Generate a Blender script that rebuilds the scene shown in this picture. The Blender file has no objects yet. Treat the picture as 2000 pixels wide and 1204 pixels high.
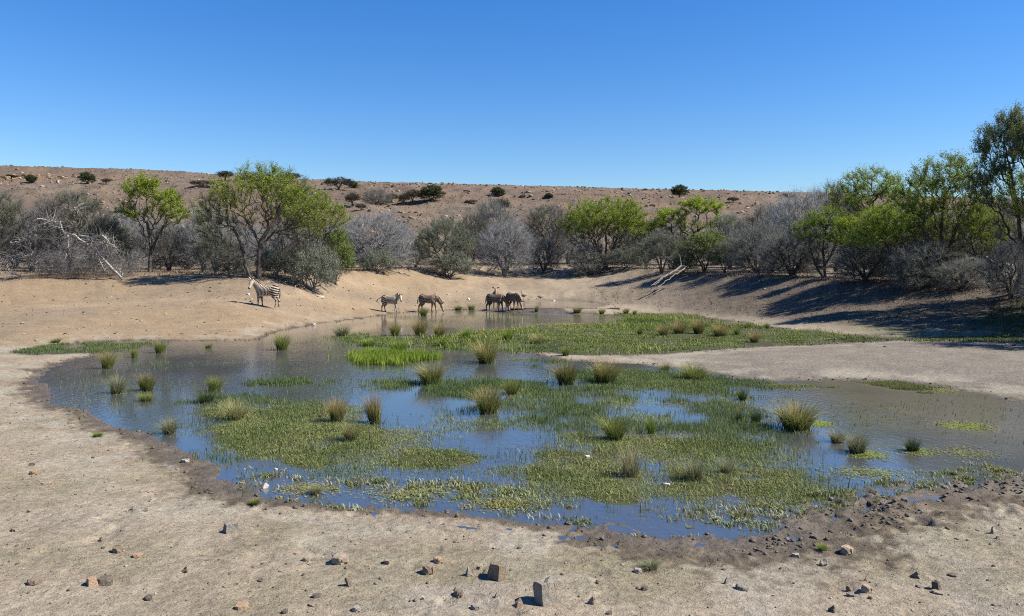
import bpy, bmesh, math, random
import numpy as np
from mathutils import Vector, Matrix

scene = bpy.context.scene
COL = scene.collection
R = math.radians

# ------------------------------------------------------------------ camera
F = 1500.0      # focal length in photo pixels (photo is 2000 x 1204)
HR = 526.0      # photo row of the horizon
CH = 3.0        # eye height above the water, metres
cam = bpy.data.objects.new('camera', bpy.data.cameras.new('camera'))
COL.objects.link(cam)
cam.location = (0, 0, CH)
cam.rotation_euler = (R(90), 0, 0)
cam.data.sensor_width = 36.0
cam.data.lens = 36.0 * F / 2000.0
cam.data.shift_y = -(602.0 - HR) / 2000.0
cam.data.clip_start = 0.1
cam.data.clip_end = 5000.0
scene.camera = cam

# ------------------------------------------------------------------ sky, sun, exposure
SUN_AZ = 99.0    # degrees clockwise from the view direction (+Y)
SUN_EL = 45.0
world = bpy.data.worlds.new('World')
scene.world = world
world.use_nodes = True
wn = world.node_tree
wn.nodes.clear()
sky = wn.nodes.new('ShaderNodeTexSky')
sky.sky_type = 'NISHITA'
sky.sun_disc = False
sky.sun_elevation = R(SUN_EL)
sky.sun_rotation = R(SUN_AZ)
sky.altitude = 0.0
sky.air_density = 1.3
sky.dust_density = 0.0
sky.ozone_density = 8.0
bg = wn.nodes.new('ShaderNodeBackground')
bg.inputs['Strength'].default_value = 0.0735
wo = wn.nodes.new('ShaderNodeOutputWorld')
hs = wn.nodes.new('ShaderNodeHueSaturation')      # the camera's vivid rendering of a clear dry sky, the same all round
hs.inputs['Saturation'].default_value = 1.25
hs.inputs['Hue'].default_value = 0.512
wn.links.new(sky.outputs[0], hs.inputs['Color'])
wn.links.new(hs.outputs[0], bg.inputs['Color'])
wn.links.new(bg.outputs[0], wo.inputs['Surface'])

sun = bpy.data.objects.new('sun', bpy.data.lights.new('sun', 'SUN'))
COL.objects.link(sun)
sun.data.energy = 5.0
sun.data.angle = R(0.53)
sun.data.color = (1.0, 0.95, 0.86)
_sd = Vector((math.sin(R(SUN_AZ)) * math.cos(R(SUN_EL)), math.cos(R(SUN_AZ)) * math.cos(R(SUN_EL)), math.sin(R(SUN_EL))))
sun.rotation_euler = _sd.to_track_quat('Z', 'Y').to_euler()
sun.location = (30, -10, 40)

scene.view_settings.view_transform = 'Standard'
scene.view_settings.look = 'None'
scene.view_settings.exposure = 1.08
scene.view_settings.gamma = 1.0
scene.view_settings.use_curve_mapping = False
scene.render.engine = 'CYCLES'
scene.cycles.use_denoising = False
scene.cycles.max_bounces = 6
scene.cycles.diffuse_bounces = 3
scene.cycles.glossy_bounces = 3
scene.cycles.transmission_bounces = 3
scene.cycles.sample_clamp_indirect = 4.0
scene.cycles.filter_width = 1.05

# ------------------------------------------------------------------ helpers
def rng(s):
    return np.random.default_rng(s)

def _hash(ix, iy, seed):
    h = (ix.astype(np.int64) * 374761393 + iy.astype(np.int64) * 668265263 + seed * 974634777) & 0xffffffff
    h = ((h ^ (h >> 13)) * 1274126177) & 0xffffffff
    h = (h ^ (h >> 16)) & 0xffff
    return h / 65535.0

def vnoise(x, y, seed=0):
    x = np.asarray(x, float); y = np.asarray(y, float)
    ix = np.floor(x); iy = np.floor(y)
    fx = x - ix; fy = y - iy
    fx = fx * fx * (3 - 2 * fx); fy = fy * fy * (3 - 2 * fy)
    a = _hash(ix, iy, seed); b = _hash(ix + 1, iy, seed)
    c = _hash(ix, iy + 1, seed); d = _hash(ix + 1, iy + 1, seed)
    return (a + (b - a) * fx) * (1 - fy) + (c + (d - c) * fx) * fy

def fbm(x, y, octs=4, seed=0):
    s = 0; a = 1.0; t = 0
    for o in range(octs):
        s = s + a * vnoise(x * 2 ** o + 17.3 * o, y * 2 ** o - 9.1 * o, seed + o)
        t += a; a *= 0.5
    return s / t          # 0..1

def sstep(a, b, x):
    t = np.clip((x - a) / (b - a), 0, 1)
    return t * t * (3 - 2 * t)

def lerp(a, b, t):
    return a + (b - a) * t

def unproj(pts, z=0.0):
    p = np.asarray(pts, float)
    d = F * (CH - z) / (p[:, 1] - HR)
    return np.stack([(p[:, 0] - 1000) / F * d, d], 1)

def inside(poly, P):
    x, y = P[:, 0], P[:, 1]
    res = np.zeros(len(P), bool)
    n = len(poly)
    for i in range(n):
        x0, y0 = poly[i]; x1, y1 = poly[(i + 1) % n]
        if y0 == y1:
            continue
        c = ((y0 > y) != (y1 > y)) & (x < (x1 - x0) * (y - y0) / (y1 - y0) + x0)
        res ^= c
    return res

def sdist(poly, P):
    """signed distance, negative inside"""
    best = np.full(len(P), 1e9)
    n = len(poly)
    for i in range(n):
        a = poly[i]; b = poly[(i + 1) % n]
        ab = b - a
        t = np.clip(((P - a) @ ab) / max(ab @ ab, 1e-9), 0, 1)
        q = P - (a + t[:, None] * ab)
        best = np.minimum(best, np.einsum('ij,ij->i', q, q))
    best = np.sqrt(best)
    return np.where(inside(poly, P), -best, best)

def mesh_np(name, verts, faces, cols=None, mat=None, smooth=False, extra=None):
    """faces: (M,k) array; cols: (N,3) point colours"""
    verts = np.asarray(verts, np.float32); faces = np.asarray(faces, np.int32)
    me = bpy.data.meshes.new(name)
    me.vertices.add(len(verts)); me.vertices.foreach_set('co', verts.ravel())
    k = faces.shape[1]
    me.loops.add(faces.size); me.loops.foreach_set('vertex_index', faces.ravel())
    me.polygons.add(len(faces))
    me.polygons.foreach_set('loop_start', np.arange(0, faces.size, k, dtype=np.int32))
    me.polygons.foreach_set('loop_total', np.full(len(faces), k, np.int32))
    if smooth:
        me.polygons.foreach_set('use_smooth', np.ones(len(faces), bool))
    if cols is not None:
        c = np.ones((len(verts), 4), np.float32); c[:, :3] = cols
        at = me.attributes.new('Col', 'FLOAT_COLOR', 'POINT'); at.data.foreach_set('color', c.ravel())
    for nm, arr in (extra or {}).items():
        at = me.attributes.new(nm, 'FLOAT', 'POINT'); at.data.foreach_set('value', np.asarray(arr, np.float32))
    me.update(); me.validate()
    if mat:
        me.materials.append(mat)
    return me

def obj(name, me, parent=None, loc=None, rot=None, scale=None):
    o = bpy.data.objects.new(name, me)
    COL.objects.link(o)
    if parent: o.parent = parent
    if loc is not None: o.location = loc
    if rot is not None: o.rotation_euler = rot
    if scale is not None: o.scale = scale
    return o

def tag(o, label=None, cat=None, group=None, kind=None):
    if label: o['label'] = label
    if cat: o['category'] = cat
    if group: o['group'] = group
    if kind: o['kind'] = kind
    return o

class NT:
    """small node-tree helper"""
    def __init__(s, name):
        s.m = bpy.data.materials.new(name); s.m.use_nodes = True
        s.t = s.m.node_tree; s.t.nodes.clear()
        s.out = s.n('ShaderNodeOutputMaterial')
    def n(s, ty, **kw):
        nd = s.t.nodes.new(ty)
        for k, v in kw.items():
            setattr(nd, k, v)
        return nd
    def l(s, a, b):
        s.t.links.new(a, b)
    def val(s, sock, v):
        if hasattr(v, 'is_linked'):
            s.l(v, sock)
        elif v is not None:
            sock.default_value = v
    def noise(s, vec, scale, detail=4, rough=0.55, w=None):
        nd = s.n('ShaderNodeTexNoise'); s.l(vec, nd.inputs['Vector'])
        nd.inputs['Scale'].default_value = scale; nd.inputs['Detail'].default_value = detail
        nd.inputs['Roughness'].default_value = rough
        return nd.outputs['Fac']
    def math(s, op, a, b=None, clamp=False):
        nd = s.n('ShaderNodeMath', operation=op, use_clamp=clamp)
        s.val(nd.inputs[0], a)
        if b is not None: s.val(nd.inputs[1], b)
        return nd.outputs[0]
    def rangemap(s, v, a, b, c, d):
        nd = s.n('ShaderNodeMapRange'); s.val(nd.inputs[0], v)
        for i, q in enumerate((a, b, c, d)): nd.inputs[i + 1].default_value = q
        return nd.outputs[0]
    def mix(s, fac, a, b, blend='MIX'):
        nd = s.n('ShaderNodeMix', data_type='RGBA', blend_type=blend)
        s.val(nd.inputs[0], fac)
        for sock, v in ((nd.inputs[6], a), (nd.inputs[7], b)):
            if hasattr(v, 'is_linked'): s.l(v, sock)
            else: sock.default_value = (*v, 1) if len(v) == 3 else v
        return nd.outputs[2]
    def attr(s, name, out='Color'):
        nd = s.n('ShaderNodeAttribute'); nd.attribute_name = name
        return nd.outputs[out]
    def obco(s):
        return s.n('ShaderNodeTexCoord').outputs['Object']
    def bsdf(s, color, rough=0.9, spec=0.2, normal=None):
        b = s.n('ShaderNodeBsdfPrincipled')
        s.val(b.inputs['Base Color'], color if hasattr(color, 'is_linked') else (*color, 1))
        s.val(b.inputs['Roughness'], rough); s.val(b.inputs['Specular IOR Level'], spec)
        if normal is not None: s.l(normal, b.inputs['Normal'])
        return b
    def bump(s, h, strength, dist):
        b = s.n('ShaderNodeBump'); s.l(h, b.inputs['Height'])
        s.val(b.inputs['Strength'], strength); s.val(b.inputs['Distance'], dist)
        return b.outputs[0]
    def done(s, sh):
        s.l(sh, s.out.inputs['Surface']); return s.m

# ------------------------------------------------------------------ the lie of the land
# pond outline and wet meadow outline on the photo's ground plane, unprojected to metres
POND = unproj([(85,745),(78,728),(120,708),(175,697),(215,687),(150,690),(60,693),(30,690),(70,682),(130,673),(200,668),(300,666),(400,667),
 (505,665),(525,655),(560,645),(620,634),(690,625),(760,615),(800,610),(840,607),(900,605.5),(960,606.5),(1010,608.5),(1060,609),(1130,613),(1190,615),
 (1260,613),(1330,615),(1420,628),(1500,640),(1610,650),(1700,657),(1780,660),(1700,664),(1620,672),(1500,676),(1400,683),(1300,690),
 (1230,694),(1130,692),(1050,688),(1010,690),(1120,706),(1260,712),(1340,722),(1420,738),(1500,746),(1560,744),(1650,742),(1740,745),(1840,755),(1920,770),
 (2010,790),(2200,800),(2500,830),(2480,905),(2200,925),(2040,925),(1960,938),(1850,950),(1740,965),(1640,980),(1560,1010),(1530,1035),(1430,1050),
 (1300,1052),(1180,1042),(1080,1030),(980,1015),(880,1005),(780,997),(690,993),(600,985),(530,972),(485,958),(450,940),(430,920),(395,903),
 (350,885),(320,866),(270,846),(215,830),(160,805),(110,785)])
# low grass mats (ground just awash, covered with short green growth)
MAT_NEAR_L = unproj([(370,805),(440,785),(540,790),(650,796),(720,808),(760,835),(850,850),(905,865),(975,878),(1000,895),(950,912),(880,924),(760,930),(640,925),(550,915),(480,900),(420,878),(375,845)])
MAT_NEAR_R = unproj([(985,920),(1020,885),(1080,866),(1130,848),(1250,840),(1390,850),(1510,872),(1590,890),(1620,925),(1680,955),(1620,985),(1480,990),(1340,998),(1180,995),(1070,975),(990,945)])
MEADOW = unproj([(880,655),(930,645),(1010,640),(1100,636),(1200,632),(1210,622),(1180,615),(1260,613),(1330,615),(1420,628),(1500,640),(1610,650),(1690,657),(1640,668),(1500,676),(1400,683),(1300,690),(1230,694),(1130,692),(1040,688),(960,690),(860,685),(770,684),(700,676),(650,668),(640,658),(700,650),(790,660)])
REED_BRIGHT = unproj([(655,703),(680,694),(740,691),(800,692),(830,698),(832,707),(790,712),(720,714),(680,711)])
MAT_STRIP_L = unproj([(480,742),(520,737),(590,738),(640,744),(590,751),(500,752)])
MAT_MID = unproj([(740,748),(790,740),(900,742),(1010,742),(1080,752),(1180,760),(1290,772),(1200,786),(1060,782),(1000,800),(900,806),(830,790),(770,765)])
MAT_MID_R = unproj([(1040,700),(1130,712),(1250,716),(1330,726),(1420,742),(1480,752),(1440,776),(1340,772),(1240,756),(1180,752),(1120,742),(1060,722)])
MAT_INLET = unproj([(40,690),(110,675),(200,669),(290,667),(330,672),(260,682),(180,690),(120,693)])
REED_SPARSE = unproj([(1000,790),(1120,780),(1280,775),(1440,785),(1500,800),(1530,860),(1480,880),(1300,850),(1130,850),(1040,830)])
REED_LEFT = unproj([(320,790),(480,765),(640,785),(700,800),(600,835),(480,895),(540,945),(440,915),(340,865)])
MAT_LINK = unproj([(900,770),(1000,745),(1180,735),(1400,745),(1500,775),(1560,840),(1600,890),(1500,900),(1250,860),(1100,860),(980,880),(880,850),(800,830),(860,800)])
MAT_RIGHT = unproj([(1500,745),(1640,742),(1760,748),(1880,762),(1900,775),(1780,772),(1700,765),(1620,757),(1540,760)])
MATS = [MAT_NEAR_L, MAT_NEAR_R, MEADOW, REED_BRIGHT]
POOL_Z = 0.25
POOL = unproj([(1008,596),(1030,589),(1070,586),(1120,586.5),(1165,591),(1185,597),(1140,601),(1080,602),(1030,600)], POOL_Z)

# columns: photo x, far shore depth, bank top depth, bank top height, ridge crest row
COLS = np.array([
 (-1400, 26, 60, 2.6, 318), (-500, 27, 56, 2.6, 322), (0, 28, 55, 2.6, 329), (300, 32, 54, 2.55, 338), (500, 33, 50, 2.35, 347), (620, 42, 56, 2.4, 353),
 (750, 51.5, 74, 2.9, 357), (860, 55, 82, 3.05, 360), (950, 57.5, 90, 3.3, 362), (1060, 56, 90, 3.2, 365), (1180, 60, 85, 2.95, 368), (1300, 50, 74, 2.6, 371), (1400, 45, 63, 2.4, 373),
 (1600, 36.5, 50, 2.2, 378), (1800, 33.5, 44, 2.1, 385), (2000, 31.5, 39.5, 1.95, 392), (2400, 26, 34, 1.9, 400), (3400, 22, 30, 2.0, 415)])
_CX = np.arange(-1600, 3601, 10.0)
_k = np.exp(-0.5 * (np.arange(-16, 17) / 6.0) ** 2); _k /= _k.sum()
def _smooth(col):
    v = np.interp(_CX, COLS[:, 0], COLS[:, col])
    return np.convolve(np.pad(v, 16, mode='edge'), _k, 'valid')
C_DS, C_DT, C_ZT, C_RC = _smooth(1), _smooth(2), _smooth(3), _smooth(4)
CREST_D = 260.0
FOOT_D = 112.0

def ground_z(x, y, detail=True):
    x = np.atleast_1d(np.asarray(x, float)); y = np.atleast_1d(np.asarray(y, float))
    yc = np.maximum(y, 4.0)
    px = np.clip(1000 + F * x / yc, -1400, 3400)
    ds = np.interp(px, _CX, C_DS); dt = np.interp(px, _CX, C_DT)
    zt = np.interp(px, _CX, C_ZT); rc = np.interp(px, _CX, C_RC)
    # signed distance to the water, ragged by domain warp
    near = (y > 4) & (y < 90) & (np.abs(x) < 60)
    sd = np.full(len(x), 8.0)
    if near.any():
        xs, ys = x[near], y[near]
        w = 0.10 + 0.010 * ys
        wx = xs + w * (fbm(xs * 1.1, ys * 1.1, 4, 3) - 0.5) * 2.2
        wy = ys + w * (fbm(xs * 1.1, ys * 1.1, 4, 9) - 0.5) * 2.2
        P = np.stack([wx, wy], 1)
        s = sdist(POND, P)
        sd[near] = s
        mat = np.minimum.reduce([sdist(m, P) for m in MATS])
        pl = sdist(POOL, P)
    n1 = fbm(x * 0.35, y * 0.35, 3, 21) - 0.5
    n2 = fbm(x * 2.3, y * 2.3, 3, 33) - 0.5
    out = np.clip(sd, 0, None)
    z = np.where(sd < 0, -0.05 * np.clip(-sd, 0, 3) - 0.004, 0.012 + 0.045 * np.minimum(out, 3.5) * sstep(0, 1.5, out))
    z = z + (n1 * 0.10 * sstep(0.5, 4, out)) + n2 * 0.022 * sstep(-0.3, 0.6, sd)
    if near.any():
        zz = z[near]; ss = sd[near]
        inm = sstep(0.35, -0.45, mat) * (ss < 0.3)
        lump = (fbm(x[near] * 1.6, y[near] * 1.6, 4, 51) - 0.47) * 0.09
        zz = lerp(zz, lump - 0.004, inm)
        # hoof prints pressed into the damp ground round the pond
        pit = sstep(.66, .86, vnoise(x[near] * 3.6, y[near] * 3.6, 61)) * sstep(.05, .5, ss) * sstep(.35, .6, fbm(x[near] * .5, y[near] * .5, 3, 62))
        zz = zz - pit * .028 * sstep(60, 10, y[near]) + (fbm(x[near] * 5.5, y[near] * 5.5, 2, 63) - .5) * .018 * sstep(.0, .5, ss) * sstep(26, 12, y[near])
        # trampled mud: hoof-churned ridges and pits along the near shore
        xn, yn = x[near], y[near]
        tr = sstep(-.9, -.1, ss) * sstep(1.5, .25, ss - .5 * sstep(1.0, 4.5, xn)) * sstep(17, 13, yn) * (.35 + .65 * sstep(-.5, 4, xn))
        rid = np.abs(fbm(xn * 4.2, yn * 4.2, 3, 57) - .5) * 2
        zz = zz + tr * ((.30 - rid) * .16 * sstep(.35, .6, fbm(xn * .9, yn * .9, 3, 58)) + (fbm(xn * 9, yn * 9, 2, 59) - .5) * .055)
        zz = np.where((ss > .45) & (yn < 30), np.maximum(zz, .012), zz)
        z[near] = zz
    # rise of the far bank
    t = np.clip((y - ds) / (dt - ds), 0, 1)
    bank = zt * t ** 1.7
    t2 = np.clip((y - dt) / (FOOT_D - dt), 0, 1)
    flat = (4.2 - zt) * t2 * t2 * (3 - 2 * t2)
    zc = CH + (HR - rc) * CREST_D / F
    t3 = np.clip((y - FOOT_D) / (CREST_D - FOOT_D), 0, None)
    s3 = np.where(t3 < 1, (t3 ** 1.25) * (1 + 0.18 * np.sin(np.clip(t3, 0, 1) * math.pi)), 1 + 0.06 * (t3 - 1) / (1 + 0.6 * (t3 - 1)))
    hill = (zc - 4.2) * s3
    rise = bank + flat + hill
    if near.any():
        # pool behind the spit: a hollow in the foot of the bank
        r2 = rise[near]
        lvl = POOL_Z + np.where(pl < 0, -0.1 * np.clip(-pl, 0, 1.5) - 0.01, 0.02 + 0.05 * np.clip(pl, 0, 6))
        k = sstep(3.5, 0.2, pl)
        zn = z[near] + r2
        z[near] = np.where(k > 0, lerp(zn, lvl, k), zn)
        rr = rise.copy(); rr[near] = 0
        z = z + rr
    else:
        z = z + rise
    if detail:
        far = sstep(30, 60, y)
        z = z + far * (fbm(x * 0.25, y * 0.25, 4, 71) - 0.5) * 0.35 * sstep(0, 0.35, t) + far * (fbm(x * 1.4, y * 1.1, 3, 75) - 0.5) * 0.17 * sstep(0.02, 0.2, t)
        hf = sstep(FOOT_D, FOOT_D + 25, y)
        z = z + hf * ((fbm(x * 0.05, y * 0.05, 3, 81) - 0.5) * 3.0 * (1 - sstep(0.75, 0.98, t3)) + (fbm(x * 0.35, y * 0.35, 3, 91) - 0.5) * 0.9 * (1 - 0.75 * sstep(0.85, 1.0, t3)))
        # broken strata: low rock steps across the slope
        fr = (t3 * 8 + (fbm(x * .02, y * .02, 3, 19) - .5) * 2.5) % 1.0
        z = z + hf * (1 - sstep(.6, .78, t3)) * sstep(.46, .62, fbm(x * .035, y * .05, 3, 18)) * sstep(0, .07, fr) * (1 - fr) * 1.1
        # rock step below the crest on the left of the ridge
        led = sstep(700, 250, px) * sstep(0.86, 0.885, t3 + 0.02 * (fbm(x * 0.1, y * 0.02, 2, 17) - 0.5)) * (1 - sstep(0.93, 1.0, t3))
        z = z + led * 1.0
    # a bluff with exposed roots by the big acacia
    g = np.exp(-(((x + 14.0) / 3.2) ** 2 + ((y - 52.5) / 2.2) ** 2))
    z = z + 0.30 * g
    return z

def gz(x, y):
    return float(ground_z(np.array([x]), np.array([y]))[0])

_SD = np.concatenate([np.linspace(4.5, 60, 1400), np.linspace(60.1, 300, 1200)])
def ground_at(px, row):
    """where the ray through a photo pixel meets the land: (x, y, z)"""
    x = (px - 1000) / F * _SD
    z = np.maximum(ground_z(x, _SD), 0.0)
    rr = HR + F * (CH - z) / _SD
    i = np.nonzero(rr <= row)[0]
    k = i[0] if len(i) else len(_SD) - 1
    return float(x[k]), float(_SD[k]), float(z[k])

def at_depth(px, d):
    x = (px - 1000) / F * d
    return x, d, gz(x, d)
# ------------------------------------------------------------------ ground sheet
def build_ground():
    th = np.concatenate([np.linspace(-180, -52, 34)[:-1], np.linspace(-52, -37, 30)[:-1], np.linspace(-37, 37, 540), np.linspace(37, 52, 30)[1:], np.linspace(52, 180, 34)[1:-1]])
    th = np.radians(th)
    rows = np.concatenate([np.linspace(768, 230, 420), np.linspace(229, 34, 150)])
    r = np.concatenate([[0.6, 1.5, 2.4], F * CH * 0.512 / rows, np.geomspace(70, 300, 190), np.geomspace(310, 2600, 22)])
    r = np.unique(np.round(r, 4))
    TH, RR = np.meshgrid(th, r)
    X = (RR * np.sin(TH)).ravel(); Y = (RR * np.cos(TH)).ravel()
    Z = ground_z(X, Y)
    nt, nr = len(th), len(r)
    i = np.arange(nr - 1)[:, None] * nt; j = np.arange(nt)[None, :]; j2 = (j + 1) % nt
    f = np.stack([i + j, i + j2, i + nt + j2, i + nt + j], -1).reshape(-1, 4)[:, ::-1]
    # colours of the soil itself
    n = len(X)
    near = (Y > 4) & (Y < 90) & (np.abs(X) < 60)
    sd = np.full(n, 12.0); mat = np.full(n, 12.0); inl = np.full(n, 12.0)
    w = 0.10 + 0.010 * Y[near]
    P = np.stack([X[near] + w * (fbm(X[near] * 1.1, Y[near] * 1.1, 4, 3) - 0.5) * 2.2, Y[near] + w * (fbm(X[near] * 1.1, Y[near] * 1.1, 4, 9) - 0.5) * 2.2], 1)
    sd[near] = sdist(POND, P)
    mat[near] = np.minimum.reduce([sdist(m, P) for m in MATS + [MAT_INLET, MAT_MID, MAT_MID_R]])
    pl = np.full(n, 12.0); pl[near] = sdist(POOL, P)
    N1 = fbm(X * 0.30, Y * 0.30, 4, 101); N2 = fbm(X * 1.7, Y * 1.7, 4, 111); N3 = fbm(X * 7, Y * 7, 3, 121)
    c = lambda *v: np.array(v)[None, :]
    px = 1000 + F * X / np.maximum(Y, 4)
    warm = (sstep(20, 34, Y) * sstep(1250, 700, px) * 0.9 + 0.25 * N1)[:, None]
    sand = lerp(c(.385, .318, .232), c(.345, .252, .155), np.clip(warm, 0, 1))
    spit = sstep(1150, 1450, px) * sstep(15.5, 18, Y) * sstep(36, 30, Y)
    sand = lerp(sand, c(.255, .222, .18), spit[:, None])
    sand = sand * (0.86 + 0.30 * N2[:, None]) * (0.92 + 0.16 * N3[:, None])
    # grey bleached litter close to the eye, olive stubble in patches
    litter = sstep(0.50, 0.68, fbm(X * 0.9, Y * 0.9, 4, 131)) * sstep(11, 7, Y) * 0.45
    sand = lerp(sand, c(.40, .36, .30) * (0.8 + .5 * N3[:, None]), litter[:, None])
    stub = sstep(0.50, 0.66, fbm(X * 0.8 + 5, Y * 0.8, 5, 141)) * sstep(6, 1.0, sd) * sstep(26, 14, Y) * 0.40
    sand = lerp(sand, c(.225, .205, .115) * (0.8 + .5 * N3[:, None]), stub[:, None])
    patch = sstep(.45, .62, fbm(X * .13 + 3, Y * .13, 4, 147)) * sstep(20, 34, Y)
    sand = lerp(sand, c(.285, .222, .155) * (.85 + .3 * N2[:, None]), (patch * .65)[:, None])
    # pale crust on the rim
    crust = sstep(0.15, 0.7, sd) * sstep(2.4, 0.9, sd) * sstep(0.40, 0.60, N2) * sstep(60, 30, Y) * 0.8
    sand = lerp(sand, c(.40, .355, .27), crust[:, None])
    # game trails down to the water
    for (pts, wd) in (([(945,520),(930,545),(880,575),(820,603)], .9), ([(960,545),(985,570),(1000,604)], .7), ([(640,540),(740,560),(830,580)], .6), ([(100,600),(330,585),(560,612),(640,628)], .7), ([(560,575),(700,592),(780,608)], .6)):
        g = np.array([ground_at(*q)[:2] for q in pts]); dmin = np.full(n, 99.)
        for a_, b_ in zip(g[:-1], g[1:]):
            ab = b_ - a_; tt = np.clip(((X - a_[0]) * ab[0] + (Y - a_[1]) * ab[1]) / (ab @ ab), 0, 1)
            dmin = np.minimum(dmin, np.hypot(X - a_[0] - tt * ab[0], Y - a_[1] - tt * ab[1]))
        sand = lerp(sand, c(.44, .325, .215), (sstep(wd * 1.6, wd * .3, dmin + (N2 - .5) * 1.2) * .6)[:, None])
    # dark trampled mud by the water
    wide = 0.26 + 0.60 * sstep(0.40, 0.70, N1) + 1.3 * sstep(950, 1450, px) * sstep(14, 9, Y) 
    wide = np.where(Y > 25, 0.35 + 0.3 * N1, wide)
    mud = sstep(1.0, 0.35, sd / wide + (N3 - 0.5) * 0.9)
    ridge_mud = sstep(0.9, 0.1, pl)
    mud = np.maximum(mud, ridge_mud * 0.6)
    mudc = lerp(c(.10, .078, .055), c(.20, .155, .105), N3[:, None])
    col = lerp(sand, mudc, mud[:, None])
    grn = sstep(0.25, -0.2, mat + (N3 - 0.5) * 0.5)
    col = lerp(col, lerp(c(.060, .080, .026), c(.105, .12, .045), N3[:, None]), grn[:, None] * 0.9)
    # spit between the meadow and the near pond: bleached grey-tan
    # leaf litter under the trees
    ds = np.interp(px, _CX, C_DS); dt = np.interp(px, _CX, C_DT)
    lit = sstep(-3, 3, Y - dt + (N1 - .5) * 9) * sstep(FOOT_D + 10, dt + 14, Y) * 0.75
    col = lerp(col, c(.235, .18, .13) * (0.7 + .6 * N2[:, None]), (lit * sstep(0.35, 0.6, N2 * .6 + N1 * .4))[:, None])
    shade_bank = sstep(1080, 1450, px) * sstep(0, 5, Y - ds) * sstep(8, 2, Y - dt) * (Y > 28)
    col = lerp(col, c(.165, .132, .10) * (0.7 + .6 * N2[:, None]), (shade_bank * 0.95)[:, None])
    # grass showing on the foot of the right bank
    gb = sstep(1560, 1850, px) * sstep(-2.5, 1, Y - ds) * sstep(6.5, 2.5, Y - ds) * (Y > 26) * sstep(0.42, 0.62, N2 * .5 + N1 * .5)
    col = lerp(col, c(.10, .125, .045), (gb * 0.85)[:, None])
    # ridge: reddish stony slope with dry scrub
    hill = sstep(FOOT_D - 12, FOOT_D + 18, Y)
    HA = fbm(X * 0.035, Y * 0.05, 4, 151); HB = fbm(X * 0.16, Y * 0.16, 4, 161)
    hc = lerp(c(.225, .16, .118), c(.26, .20, .148), sstep(.35, .65, HA)[:, None])
    hc = lerp(hc, c(.31, .195, .125), (sstep(.56, .72, HB) * .6)[:, None])
    hc = lerp(hc, c(.15, .128, .10), (sstep(.48, .62, fbm(X * .4, Y * .25, 3, 171)) * .6)[:, None])
    col = lerp(col, 0.85 * hc * (0.8 + .4 * N2[:, None]), hill[:, None])
    wet = np.clip(np.maximum(mud * sstep(.8, -.1, sd / wide), ridge_mud * .5) , 0, 1) * (1 - hill) * (1 - grn)
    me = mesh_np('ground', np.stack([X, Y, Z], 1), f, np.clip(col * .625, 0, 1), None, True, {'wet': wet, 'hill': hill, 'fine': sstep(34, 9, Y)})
    m = NT('soil'); co = m.obco()
    base = m.attr('Col'); wetv = m.attr('wet', 'Fac'); hillv = m.attr('hill', 'Fac'); finev = m.attr('fine', 'Fac')
    a = m.noise(co, 55, 6, .7); b = m.noise(co, 11, 5, .65); d = m.noise(co, 1.6, 5, .6); e = m.noise(co, 170, 3, .7)
    f1 = m.math('ADD', 1.0, m.math('MULTIPLY', m.rangemap(a, .28, .74, -.30, .30), m.rangemap(finev, 0, 1, .22, 1.0))); f2 = m.rangemap(b, .3, .7, .72, 1.28); f3 = m.rangemap(d, .3, .7, .88, 1.12)
    mul = m.math('MULTIPLY', m.math('MULTIPLY', f1, f2), f3)
    vm = m.n('ShaderNodeVectorMath', operation='SCALE'); m.l(base, vm.inputs[0]); m.l(mul, vm.inputs['Scale'])
    # dark flecks of dung and twigs, pale flecks of straw
    dark = m.math('MULTIPLY', m.rangemap(m.noise(co, 26, 3, .5), .655, .70, 0, .75), m.math('MULTIPLY', m.rangemap(finev, 0, 1, .35, 1.0), m.math('SUBTRACT', 1.0, hillv)))
    col1 = m.mix(dark, vm.outputs[0], (.05, .04, .03))
    pale = m.math('MULTIPLY', m.rangemap(e, .62, .72, 0, .45), finev)
    col2 = m.mix(pale, col1, (.31, .275, .215))
    # stones on the ridge
    vo = m.n('ShaderNodeTexVoronoi'); m.l(co, vo.inputs['Vector']); vo.inputs['Scale'].default_value = 1.1
    st = m.math('MULTIPLY', m.rangemap(vo.outputs['Distance'], .16, .26, 1, 0), hillv)
    stc = m.mix(m.noise(co, .6, 2), (.09, .07, .054), (.28, .21, .145))
    col3 = m.mix(m.math('MULTIPLY', st, .8), col2, stc)
    h = m.math('ADD', m.math('MULTIPLY', a, .35), m.math('ADD', m.math('MULTIPLY', b, .9), m.math('MULTIPLY', m.math('MULTIPLY', st, hillv), 8.0)))
    nb = m.bump(h, .9, .05)
    rough = m.rangemap(wetv, 0, 1, .95, .5); spec = m.rangemap(wetv, 0, 1, .08, .32)
    me.materials.append(m.done(m.bsdf(col3, rough, spec, nb).outputs[0]))
    o = obj('ground', me); tag(o, kind='structure')
build_ground()

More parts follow.
